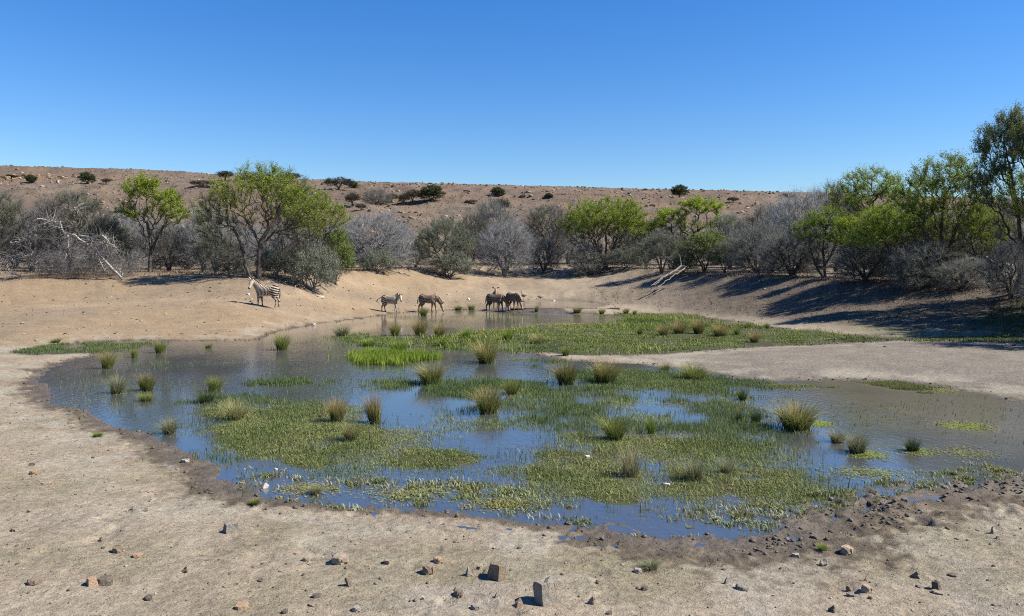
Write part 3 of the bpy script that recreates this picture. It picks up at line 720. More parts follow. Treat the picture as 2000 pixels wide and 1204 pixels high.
# (name, proto, photo x, depth, top row, half width, label, category, flip)
TREES = [
 # left of the picture
 ('bare_shrub', 'tree_bare', -10, 60, 372, 62, 'tall bare grey shrub cut by the left edge of the picture', 'shrub', 0),
 ('bare_shrub', 'shrub_grey1', 62, 63, 408, 56, 'lavender grey leafless shrub left of the fallen bleached tree', 'shrub', 0),
 ('bare_tree', 'tree_bare', 138, 61, 370, 74, 'tall grey olive twiggy tree directly behind the fallen bleached tree', 'tree', 0),
 ('olive_shrub', 'shrub_olive', 205, 58, 420, 52, 'dull olive shrub behind the right side of the fallen bleached tree', 'shrub', 1),
 ('bare_shrub', 'shrub_grey1', 256, 64, 402, 50, 'pale lavender leafless shrub just left of the small green-headed acacia', 'shrub', 1),
 ('acacia_tree', 'acacia_head', 292, 57, 341, 70, 'slim acacia with bright green heads above grey shrubs, left of the biggest tree', 'tree', 0),
 ('bare_shrub', 'shrub_grey0', 330, 60, 430, 46, 'grey leafless shrub in front of the slim green-headed acacia', 'shrub', 0),
 ('bare_shrub', 'shrub_grey1', 398, 60, 398, 54, 'pale grey bare shrub between the slim acacia and the biggest acacia', 'shrub', 0),
 ('olive_shrub', 'shrub_olive', 420, 56, 452, 40, 'small olive shrub at the left foot of the biggest acacia', 'shrub', 0),
 ('acacia_tree', 'acacia_big', 505, 51, 319, 118, 'biggest acacia, dark forked trunk and light green crown, behind the lone standing zebra', 'tree', 0),
 ('acacia_tree', 'acacia_airy', 600, 57, 362, 72, 'grey green acacia leaning right beside the biggest acacia', 'tree', 0),
 ('greygreen_shrub', 'shrub_greygreen', 612, 51.5, 470, 50, 'low silvery green shrub above the root-covered bluff', 'shrub', 0),
 ('bright_shrub', 'bush_green', 655, 58, 445, 36, 'yellow green shrub at the right side of the silvery shrub', 'shrub', 0),
 ('bare_shrub', 'shrub_grey0', 560, 60, 430, 60, 'grey bare shrub showing behind the biggest acacia trunk', 'shrub', 1),
 # middle
 ('bare_shrub', 'shrub_grey1', 722, 72, 412, 80, 'wide rounded lavender grey leafless shrub right of the biggest acacia', 'shrub', 0),
 ('greygreen_shrub', 'shrub_greygreen', 738, 70, 485, 36, 'low dark green shrub at the foot of the wide lavender shrub', 'shrub', 1),
 ('olive_shrub', 'shrub_olive', 868, 78, 422, 58, 'many-stemmed olive green shrub standing in the middle of the bank', 'shrub', 0),
 ('bare_shrub', 'shrub_grey0', 812, 82, 470, 34, 'small dark grey shrub behind the pale leaning dead trunk', 'shrub', 0),
 ('bare_tree', 'tree_bare', 925, 92, 415, 38, 'thin brown grey tree between the olive shrub and the pale grey bush', 'tree', 0),
 ('bare_shrub', 'shrub_grey2', 968, 96, 385, 44, 'dark twiggy tree rising behind the pale grey bush above the path', 'tree', 1),
 ('bare_shrub', 'shrub_grey1', 986, 82, 428, 56, 'pale silver leafless bush beside the end of the sandy path', 'shrub', 0),
 ('bare_tree', 'tree_bare', 1072, 95, 398, 52, 'dense dark grey bare tree left of the round bright green acacia', 'tree', 1),
 ('bare_shrub', 'shrub_grey0', 1062, 84, 465, 34, 'grey bare shrub in front of the dense dark grey tree', 'shrub', 0),
 ('acacia_tree', 'acacia_round', 1182, 83, 387, 82, 'round dense acacia with vivid green cap in the middle of the bank', 'tree', 0),
 ('bare_shrub', 'shrub_grey1', 1262, 88, 430, 38, 'pale grey shrub between the round acacia and its duller neighbour', 'shrub', 0),
 ('greygreen_shrub', 'shrub_olive', 1292, 73, 452, 52, 'low olive bush left of the pale slanting log', 'shrub', 1),
 ('acacia_tree', 'acacia_head', 1350, 82, 385, 84, 'dull green acacia with flat heads to the right of the round acacia', 'tree', 1),
 ('bright_shrub', 'bush_green', 1376, 68, 450, 54, 'light green leafy bush just right of the pale slanting log', 'shrub', 0),
 ('bare_shrub', 'shrub_grey0', 1425, 76, 415, 48, 'brown grey bare shrub behind the light green bush', 'shrub', 1),
 # right-hand thicket
 ('bare_shrub', 'shrub_grey2', 1478, 63, 432, 60, 'dark grey shrub at the left end of the right-hand thicket', 'shrub', 0),
 ('bare_tree', 'tree_bare', 1508, 70, 395, 58, 'grey olive bare tree at the left end of the right-hand thicket', 'tree', 0),
 ('bare_tree', 'shrub_grey1', 1562, 66, 366, 70, 'whitish grey leafless tree with the palest twigs of the right-hand thicket', 'tree', 0),
 ('bare_shrub', 'shrub_grey2', 1548, 58, 452, 66, 'dark twiggy shrub under the whitish leafless tree', 'shrub', 1),
 ('acacia_tree', 'acacia_airy', 1612, 54, 402, 58, 'sparse acacia with thin dark stems beside the whitish leafless tree', 'tree', 1),
 ('bare_tree', 'tree_bare', 1632, 68, 352, 48, 'bare purplish twigged tree poking above the thicket against the sky', 'tree', 1),
 ('acacia_tree', 'acacia_airy', 1705, 55, 326, 88, 'green acacia with broad airy crown left of the tallest thicket acacia', 'tree', 0),
 ('acacia_tree', 'acacia_head', 1668, 50.5, 420, 54, 'small acacia with dark stems below the broad airy crown', 'tree', 0),
 ('acacia_tree', 'acacia_round', 1762, 46, 398, 92, 'low acacia with brightest yellow green flush in the right-hand thicket', 'tree', 1),
 ('acacia_tree', 'acacia_airy', 1846, 43.5, 299, 88, 'tallest pointed acacia of the thicket, green against the sky, left of the edge tree', 'tree', 1),
 ('bare_shrub', 'shrub_grey2', 1795, 43, 468, 60, 'dark tangled shrub at the foot of the tallest pointed acacia', 'shrub', 0),
 ('bare_shrub', 'shrub_grey2', 1690, 47.5, 478, 56, 'dark low shrub under the small acacia in the right thicket', 'shrub', 1),
 ('acacia_tree', 'acacia_airy', 1915, 43, 395, 52, 'thin dark stemmed acacia in front of the bleached fallen branches', 'tree', 0),
 ('acacia_tree', 'acacia_tall', 1990, 39, 208, 84, 'tall upswept olive tree cut by the right edge of the picture', 'tree', 0),
 ('bare_shrub', 'shrub_grey2', 1880, 41.5, 500, 48, 'low brown tangle at the top of the shaded right bank', 'shrub', 0),
 ('bare_shrub', 'shrub_grey0', 1975, 38.5, 470, 52, 'dark grey shrub below the tall edge tree', 'shrub', 1),
 ('bare_tree', 'tree_bare', 1935, 48, 385, 60, 'grey bare tree filling the gap left of the tall edge tree', 'tree', 0),
 # shade trees past the right edge
 ('acacia_tree', 'acacia_airy', 2085, 36.5, 270, 100, 'acacia standing just past the right edge, its shade on the bank', 'tree', 1),
 ('acacia_tree', 'acacia_round', 2170, 34, 300, 120, 'dense acacia second past the right edge, its shade on the bank', 'tree', 0),
 ('acacia_tree', 'acacia_tall', 2290, 31.5, 230, 120, 'tall tree third past the right edge, its shade beside the pond', 'tree', 1),
 ('acacia_tree', 'acacia_airy', 2400, 27.5, 190, 170, 'acacia farthest past the right edge, its shade beside the pond', 'tree', 0),
 ('bare_shrub', 'shrub_grey2', 2110, 34, 440, 100, 'grey shrub just past the right edge on the shaded bank', 'shrub', 0),
 ('greygreen_shrub', 'shrub_grey0', 1150, 81, 478, 44, 'dark grey undergrowth at the left foot of the round bright acacia', 'shrub', 0),
 ('greygreen_shrub', 'shrub_greygreen', 1225, 80, 480, 40, 'grey green undergrowth at the right foot of the round bright acacia', 'shrub', 1),
 ('greygreen_shrub', 'shrub_greygreen', 1335, 70, 490, 34, 'grey undergrowth between the slanting log and the light green bush', 'shrub', 0),
 ('greygreen_shrub', 'shrub_olive', 1415, 66, 470, 34, 'dull olive shrub right of the light green bush', 'shrub', 0),
 ('greygreen_shrub', 'shrub_greygreen', 880, 77, 488, 44, 'grey green undergrowth round the stems of the middle olive shrub', 'shrub', 1),
 ('greygreen_shrub', 'shrub_greygreen', 540, 52.5, 486, 40, 'grey green undergrowth right of the trunk of the biggest acacia', 'shrub', 0),
 ('greygreen_shrub', 'shrub_greygreen', 450, 54, 490, 38, 'grey green undergrowth left of the trunk of the biggest acacia', 'shrub', 1),
 ('olive_shrub', 'shrub_olive', 1725, 52, 440, 52, 'dark olive shrub between stems in the right thicket', 'shrub', 1),
 ('olive_shrub', 'shrub_olive', 1860, 46, 440, 56, 'dark olive shrub behind the trunk of the tallest pointed acacia', 'shrub', 0),
 ('bare_shrub', 'shrub_grey0', -115, 58, 395, 66, 'grey bare shrub just past the left edge of the picture', 'shrub', 1),
]
_r = rng(77)
for (nm, pr, px, d, top, hw, lab, cat, fl) in TREES:
    plant(nm, pr, px, d, top, hw, lab, cat, G_T, rz=_r.uniform(-.35, .35), flip=bool(fl))

# a second rank of bare shrubs that closes the gaps in the tree line
BACK = [(30,72,430,55),(110,70,425,50),(185,74,428,52),(240,70,440,46),(300,72,438,50),(365,70,440,48),(445,68,420,50),(520,66,440,60),(640,74,430,56),(690,80,438,46),
        (775,92,440,40),(910,100,440,34),(1030,102,432,34),(1110,98,430,42),(1235,98,440,44),(1320,92,430,46),(1400,88,432,46),(1450,80,428,44),(1530,78,415,52),(1600,72,405,52),(1665,68,400,52),(1740,62,410,56),(1810,58,415,58),(1880,56,420,56),(1950,56,425,60),(2030,52,430,64)]
BACK_LAB = ['second-rank grey shrub behind the lavender shrub at the left edge', 'second-rank grey shrub behind the left half of the fallen bleached tree', 'second-rank grey shrub behind the right half of the fallen bleached tree', 'second-rank grey shrub left of the slim green-headed acacia', 'second-rank grey shrub showing through the stems of the slim acacia', 'second-rank grey shrub just right of the slim green-headed acacia', 'second-rank grey shrub at the left side of the biggest acacia', 'second-rank grey shrub behind the forked trunk of the biggest acacia', 'second-rank grey shrub behind the silvery shrub and the leaning acacia', 'second-rank grey shrub at the left side of the wide lavender shrub',
  'second-rank small grey shrub behind the pale leaning dead trunk', 'second-rank small grey shrub right of the middle olive shrub', 'second-rank small grey shrub right of the pale silver bush', 'second-rank grey shrub at the left of the round bright acacia', 'second-rank grey shrub at the right of the round bright acacia', 'second-rank grey shrub left of the dull flat-headed acacia', 'second-rank grey shrub right of the dull flat-headed acacia', 'second-rank grey shrub at the start of the right-hand thicket', 'second-rank grey shrub left behind the whitish leafless tree', 'second-rank grey shrub right behind the whitish leafless tree', 'second-rank grey shrub left of the broad airy acacia', 'second-rank grey shrub between the broad airy acacia and the low bright one', 'second-rank grey shrub left behind the tallest pointed acacia', 'second-rank grey shrub right behind the tallest pointed acacia', 'second-rank grey shrub behind the bleached fallen branches', 'second-rank grey shrub at the right edge behind the tall tree']
for i, (px, d, top, hw) in enumerate(BACK):
    plant('bare_shrub', 'shrub_grey%d' % (i % 3), px, d, top + 6 * _r.normal(), hw, BACK_LAB[i], 'shrub', 'second rank of grey shrubs', rz=_r.uniform(-.6, .6), flip=bool(i % 2))

# ------------------------------------------------------------------ bushes scattered on the ridge
HILL_BUSH = [
 ('bush_dark', 25, 348, 14, 342, 'dark bush under the pale rock ledge, nearest the left edge'), ('bush_dark', 60, 358, 14, 341, 'dark rounded bush below the pale rock ledge, second from the left edge'),
 ('bush_dark', 170, 359, 15, 336, 'upright dark bush alone on the ridge above the twiggy tree'), ('bush_brown', 207, 360, 11, 348, 'small grey brown bush right of the upright dark ridge bush'),
 ('bush_brown', 440, 352, 22, 334, 'brown bush on the skyline left of the biggest acacia'), ('bush_brown', 662, 372, 28, 346, 'bare dark tree on the skyline right of the biggest acacia'),
 ('bush_dark', 690, 368, 10, 355, 'pair-shaped dark conifer bush just below the skyline'), ('bush_brown', 688, 404, 17, 376, 'dark little tree on the slope under the skyline conifers'),
 ('shrub_grey0', 735, 400, 34, 370, 'wide grey thicket bush on the middle of the slope'), ('bush_brown', 765, 396, 13, 378, 'small grey bush at the right of the slope thicket'),
 ('bush_brown', 789, 402, 13, 377, 'leftmost dark tree of the clump on the slope'), ('bush_brown', 806, 398, 15, 369, 'second dark tree of the clump on the slope'),
 ('bush_dark', 843, 394, 24, 361, 'largest olive dark tree of the clump on the slope'), ('bush_dark', 972, 384, 14, 365, 'dark green bush above the silver bush near the skyline'),
 ('bush_brown', 976, 420, 22, 388, 'brown bare tree on the slope under the dark green skyline bush'), ('bush_dark', 1072, 389, 8, 377, 'small dark bush on the slope left of the round acacia top'),
 ('bush_dark', 1327, 386, 19, 361, 'dark dome bush standing out on the skyline right of centre'), ('bush_brown', 1432, 396, 13, 385, 'low dark bush on the ridge right of the skyline dome bush'),
 ('bush_brown', 1540, 386, 16, 378, 'low brown bush on the skyline beside the whitish tree'), ('bush_brown', 1260, 373, 5, 368, 'tiny bush on the skyline between the two acacias'),
 ('bush_brown', 395, 366, 22, 352, 'brown bush on the slope between slim acacia and biggest acacia'), ('bush_brown', 920, 398, 12, 390, 'low tawny bush on the slope left of the brown bare tree'),
 ('shrub_grey0', 500, 352, 36, 336, 'grey bush on the skyline behind the biggest acacia'), ('bush_brown', 570, 356, 22, 338, 'dark bush on the skyline at the right of the biggest acacia top'),
 ('bush_brown', 705, 412, 11, 398, 'small bare bush at the lower slope beside the dark little tree')]
for (pr, px, base, hw, top, lab) in HILL_BUSH:
    x, y, z = ground_at(px, base)
    plant('ridge_bush', pr, px, y, top, hw, lab, 'bush', 'bushes on the ridge', rz=_r.uniform(-1, 1), flip=bool(_r.random() < .5))
# ------------------------------------------------------------------ deadwood
def skeleton_obj(name, chains, mat, seed, parent=None, sides=6):
    """chains: list of polylines [(x,y,z,r), ...] in metres -> one mesh of crooked tapered limbs"""
    V, Fc, off = [], [], 0
    r = rng(seed)
    for ch in chains:
        c = np.array(ch, float)
        n = max(3, int(len(c) * 3))
        t = np.linspace(0, len(c) - 1, n)
        p = np.stack([np.interp(t, np.arange(len(c)), c[:, k]) for k in range(4)], 1)
        ln = np.linalg.norm(np.diff(p[:, :3], axis=0), axis=1).mean()
        p[1:-1, :3] += r.normal(0, .10 * ln, (n - 2, 3))
        par = np.arange(-1, n - 1)
        v, f = tubes(p[:, :3], par, p[:, 3], 0.0, sides, 3)
        V.append(v); Fc.append(f + off); off += len(v)
    return obj(name, mesh_np(name, np.concatenate(V), np.concatenate(Fc), None, mat, True), parent)

def px_chain(pts, d, x0, z0, r0, r1, r, dy=.5):
    """polyline through photo pixels, laid out round depth d with real spread in depth"""
    out = []
    n = len(pts)
    y = 0.0
    for i, (px, row) in enumerate(pts):
        y += r.normal(0, dy * .35) if i else 0
        dd = d + y
        out.append(((px - 1000) / F * d - x0, y, CH + (HR - row) * d / F - z0, r0 + (r1 - r0) * i / max(n - 1, 1)))
    return out

def side_branches(chains, r, k, ln, rad):
    out = []
    for ch in chains:
        c = np.array(ch)
        for _ in range(k):
            i = r.integers(0, len(c) - 1); t = r.random()
            p = c[i] + (c[i + 1] - c[i]) * t
            ax = unit(unit(c[i + 1, :3] - c[i, :3]) * .5 + r.normal(0, .8, 3) + [0, 0, .15]); L = ln * r.uniform(.4, 1.2)
            q1 = p[:3] + ax * L * .5; q2 = q1 + unit(ax + r.normal(0, .5, 3)) * L * .5
            out.append([(*p[:3], rad), (*q1, rad * .7), (*q2, rad * .25)])
    return out

def twig_cloud(name, parent, seed, n, spread, col, twl=.5, tw=.012):
    """fine dead twigs that fill a brush pile: n twigs inside lobes"""
    r = rng(seed)
    p = lobes_pts(r, spread, n); p = p[p[:, 2] > .02]
    ax = unit(r.normal(0, 1, p.shape) + [0, 0, .25]); ln = twl * r.uniform(.3, 1.2, len(p))
    v, f = tris(p, ax, ln, tw * r.uniform(.6, 1.5, len(p)), r)
    c = np.repeat(np.array(col) * r.uniform(.55, 1.4, (len(p), 1)), 3, 0)
    return obj(name, mesh_np(name, v, f, np.clip(c, 0, 1), LEAF), parent)

def deadwood():
    r = rng(303)
    # big fallen bleached tree on the left
    d = 53.0; x0, y0, z0 = at_depth(160, d)
    e = obj('fallen_tree', None, None, (x0, y0, z0)); tag(e, 'large fallen tree with bleached white limbs over a grey brush pile', 'tree')
    main = [[(255,545),(228,515),(205,490),(172,462),(150,459),(145,447),(138,430),(146,428)], [(172,462),(196,466),(222,462),(240,480),(252,487)], [(150,459),(147,478),(146,500),(150,530)],
            [(92,430),(112,432),(126,436),(146,438)], [(100,441),(120,434)], [(40,475),(55,474),(75,468),(92,466)], [(28,520),(40,505),(50,500)], [(205,490),(210,510),(217,530)], [(205,490),(196,500),(190,510)],
            [(222,462),(226,476)], [(162,408),(170,416)], [(75,512),(84,500)], [(72,512),(88,512)], [(240,535),(245,527),(252,536)], [(196,466),(200,474)], [(60,540),(36,530),(30,515)]]
    ch = [[(a, b - 1.1, c_, q) for a, b, c_, q in px_chain(p, d, x0, z0, .085 if len(p) > 4 else .06, .03, r, .5)] for p in main]
    for k, c_ in enumerate(ch):
        skeleton_obj('bleached_limb', [c_] + side_branches([c_], r, 8, .75, .024), BARK_WHITE, 1 + k, e)
    tw = side_branches(ch, r, 26, 1.6, .014)
    skeleton_obj('grey_branch', tw, BARK_GREY, 2, e, 3)['kind'] = 'stuff'
    twig_cloud('brush', e, 3, 8000, [(-2.6, .3, .9, 1.5, 1.0, 1.0), (-.6, .2, 1.2, 1.6, 1.2, 1.3), (1.4, .2, 1.2, 1.6, 1.2, 1.2), (3.0, .1, .6, 1.4, .9, .6), (0, .2, .4, 3.6, 1.2, .5)], (.20, .185, .172), .6, .014)['kind'] = 'stuff'
    # pale leaning dead trunk in the middle
    d = 73.0; x0, y0, z0 = at_depth(765, d)
    e = obj('dead_trunk', None, None, (x0, y0, z0)); tag(e, 'pale dead forked trunk leaning right in front of the olive shrub', 'dead tree')
    ch = [px_chain(p, d, x0, z0, a, b, r, .4) for p, a, b in (([(765,522),(775,508),(790,494),(800,478),(804,472)], .16, .05), ([(780,500),(788,478),(792,458)], .08, .03), ([(768,516),(785,520),(800,530)], .10, .05), ([(775,508),(795,513),(812,516)], .07, .03))]
    skeleton_obj('trunk', ch[:1], BARK_WHITE, 11, e); [skeleton_obj('limb', [c_] + side_branches([c_], r, 4, .9, .02), BARK_WHITE, 12 + k, e) for k, c_ in enumerate(ch[1:])]
    # slanting pale log on the right
    d = 64.0; x0, y0, z0 = at_depth(1290, d)
    e = obj('slanting_log', None, None, (x0, y0, z0)); tag(e, 'pale grey split log slanting down the bank right of centre', 'log')
    P = lambda px, row, dd: ((px - 1000) / F * dd - x0, dd - y0, CH + (HR - row) * dd / F - z0)
    A = P(1276, 557, 61.6); B = P(1330, 520, 65.0)
    def bar(a, b, k, ra, rb, off):
        return [(a[0] + (b[0] - a[0]) * t + off[0], a[1] + (b[1] - a[1]) * t + off[1], a[2] + (b[2] - a[2]) * t + off[2], ra + (rb - ra) * t) for t in np.linspace(0, 1, k)]
    ch = [bar(A, B, 5, .03, .085, (0, 0, 0)), bar(A, B, 5, .025, .06, (.30, -.1, -.18)), bar(A, P(1300, 540, 62.5), 4, .03, .06, (-.2, -.1, -.05))]
    up = [(*B, .08), (B[0] - .05, B[1], B[2] + .5, .05), (B[0] - .12, B[1], B[2] + 1.0, .02)]
    br = [(*B, .06), (B[0] + .5, B[1] + .1, B[2] - .05, .03)]
    skeleton_obj('log', ch[:1], BARK_PALE, 21, e, 8); [skeleton_obj('limb', [c_], BARK_PALE, 22 + k, e) for k, c_ in enumerate(ch[1:] + [up, br])]
    # bleached fallen branches at the right edge
    d = 44.5; x0, y0, z0 = at_depth(1945, d)
    e = obj('fallen_branch', None, None, (x0, y0, z0)); tag(e, 'tangle of sunlit bleached branches lying under the trees at the right edge', 'branch')
    main = [[(1885,512),(1890,506),(1902,505),(1908,512),(1910,524)], [(1925,502),(1935,510),(1945,517),(1955,520),(1965,526),(1975,536),(1985,542)], [(1945,527),(1957,529),(1968,534)], [(1960,515),(1972,518),(1980,526),(1990,532)],
            [(1975,515),(1978,522)], [(1952,545),(1962,540),(1975,545),(1990,544)], [(1915,530),(1922,540)], [(1980,550),(1995,540),(2015,535),(2040,545)], [(1883,512),(1884,526)], [(1965,526),(1972,540),(1980,552)], [(1998,548),(1978,546),(1966,543)]]
    ch = [px_chain(p, d, x0, z0, .075, .035, r, .3) for p in main]
    [skeleton_obj('limb', [c_] + side_branches([c_], r, 3, .5, .018), BARK_WHITE, 31 + k, e) for k, c_ in enumerate(ch)]
    # sticks on the sand
    for k, (pts, lab, mt) in enumerate((
        ([(858,534),(866,541),(884,541),(903,540)], 'thin grey crooked stick lying on the sand left of the path', BARK_GREY),
        ([(812,528),(825,534),(835,538)], 'short dark log lying below the olive shrub', BARK_DRY),
        ([(776,534),(790,536),(800,540)], 'pale straight stick below the leaning dead trunk', BARK_WHITE),
        ([(382,540),(412,542),(440,543)], 'thin branch in the shade left of the biggest acacia', BARK_DRY),
        ([(1820,552),(1840,548),(1848,550)], 'pale sunlit log on the right bank below the tallest acacia', BARK_DRY))):
        g = [ground_at(*p) for p in pts]
        e0 = g[0]
        c = [(p[0] - e0[0], p[1] - e0[1], p[2] - e0[2] + .05, (.12 if k == 4 else .055) * (1 - .2 * i)) for i, p in enumerate(g)]
        m = skeleton_obj('stick', [c] + ([] if k == 4 else side_branches([c], r, 3, .6, .02)), mt, 40 + k)
        m.location = e0; tag(m, lab, 'stick', 'sticks lying on the bank')
    # exposed roots and dead brush on the bluff
    x0, y0, z0 = ground_at(590, 552)
    e = obj('root_tangle', None, None, (x0, y0, z0)); tag(e, 'brown exposed roots and brush on the bluff below the silvery shrub', 'roots')
    ch = []
    for (a, b, c2) in (((600,538),(620,545),(655,563)), ((590,540),(582,552),(575,566)), ((585,540),(595,556),(610,568)), ((570,542),(545,548),(520,556)), ((595,538),(605,550),(640,570)), ((575,540),(560,552),(545,560)), ((612,538),(640,545),(652,556)), ((580,545),(590,560),(625,568))):
        g = [ground_at(*p) for p in (a, b, c2)]
        ch.append([(p[0] - x0, p[1] - y0, p[2] - z0 + .06, .06 - .02 * i) for i, p in enumerate(g)])
    skeleton_obj('root', ch + side_branches(ch, r, 12, .7, .016), BARK_DRY, 51, e, 4)
deadwood()

# ------------------------------------------------------------------ grass
def scatter_in(poly, n, r, keep=None, edge=None, z=None):
    lo, hi = poly.min(0), poly.max(0)
    out = []; have = 0
    for _ in range(40):
        p = r.uniform(lo, hi, (n * 2, 2))
        w = 0.10 + 0.010 * p[:, 1]
        q = np.stack([p[:, 0] + w * (fbm(p[:, 0] * 1.1, p[:, 1] * 1.1, 4, 3) - .5) * 2.2, p[:, 1] + w * (fbm(p[:, 0] * 1.1, p[:, 1] * 1.1, 4, 9) - .5) * 2.2], 1)
        k = inside(poly, q)
        if keep is not None: k &= r.random(len(p)) < keep(p)
        out.append(p[k]); have += k.sum()
        if have >= n: break
    return np.concatenate(out)[:n]

def blades(p, z, h, w, lean, r, c0, c1, patch=(.6, 5), top=None):
    """one tapered blade (two-segment, 3 triangles) per point; colours vary in patches and from root to tip"""
    n = len(p)
    a = r.uniform(0, 2 * math.pi, n); dirv = np.stack([np.cos(a), np.sin(a), np.zeros(n)], 1)
    side = np.stack([-np.sin(a + r.normal(0, .8, n)), np.cos(a), np.zeros(n)], 1)
    le = lean * r.uniform(.2, 1.3, n); base = np.column_stack([p, z - .01])
    mid = base + dirv * (h * .4 * le)[:, None] + np.column_stack([np.zeros((n, 2)), h * .6])
    tip = base + dirv * (h * le)[:, None] + np.column_stack([np.zeros((n, 2)), h * np.sqrt(np.clip(1 - (le * .6) ** 2, .2, 1))])
    s = side * w[:, None] * .5
    v = np.stack([base - s, base + s, mid - s * .75, mid + s * .75, tip], 1).reshape(-1, 3)
    i = np.arange(n)[:, None] * 5
    f = np.concatenate([i + [[0, 1, 3]], i + [[0, 3, 2]], i + [[2, 3, 4]]])
    t = fbm(p[:, 0] * patch[0], p[:, 1] * patch[0], 4, patch[1])
    t = np.clip((t - .3) / .4 + r.normal(0, .18, n), 0, 1)[:, None]
    c = (np.array(c0) * (1 - t) + np.array(c1) * t) * r.uniform(.72, 1.28, (n, 1))
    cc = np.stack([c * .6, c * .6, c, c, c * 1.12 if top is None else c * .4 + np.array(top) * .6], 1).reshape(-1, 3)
    return v, f, np.clip(cc, 0, 1)

def grass_obj(name, parts, label):
    V, Fc, C, off = [], [], [], 0
    for v, f, c in parts:
        V.append(v); Fc.append(f + off); C.append(c); off += len(v)
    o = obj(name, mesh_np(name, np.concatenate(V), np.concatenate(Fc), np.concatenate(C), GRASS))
    return tag(o, label, 'grass', None, 'stuff')

def field(poly, n, h, w, lean, seed, c0, c1, cl=None, patch=.6, top=None, soft=.35):
    r = rng(seed)
    lo, hi = poly.min(0) - soft * 1.5, poly.max(0) + soft * 1.5
    out, have = [], 0
    for _ in range(40):
        p = r.uniform(lo, hi, (n, 2))
        q = p + np.stack([fbm(p[:, 0] * .9, p[:, 1] * .9, 4, seed + 3) - .5, fbm(p[:, 0] * .9, p[:, 1] * .9, 4, seed + 4) - .5], 1) * (1.2 + .03 * p[:, 1:2])
        pr = sstep(soft, -soft * 1.6, sdist(poly, q) + (fbm(p[:, 0] * 3.1, p[:, 1] * 3.1, 3, seed + 5) - .5) * soft * 2.5) ** 1.5
        if cl: pr = pr * sstep(cl[0], cl[1], fbm(p[:, 0] * cl[2], p[:, 1] * cl[2], 4, seed + 7))
        k = r.random(n) < pr
        out.append(p[k]); have += k.sum()
        if have >= n: break
    p = np.concatenate(out)[:n]
    z = np.maximum(ground_z(p[:, 0], p[:, 1]), -.01)
    hh = h * r.uniform(.5, 1.35, len(p)); ww = w * r.uniform(.6, 1.4, len(p))
    return blades(p, z, hh, ww, lean, r, c0, c1, (patch, seed), top)

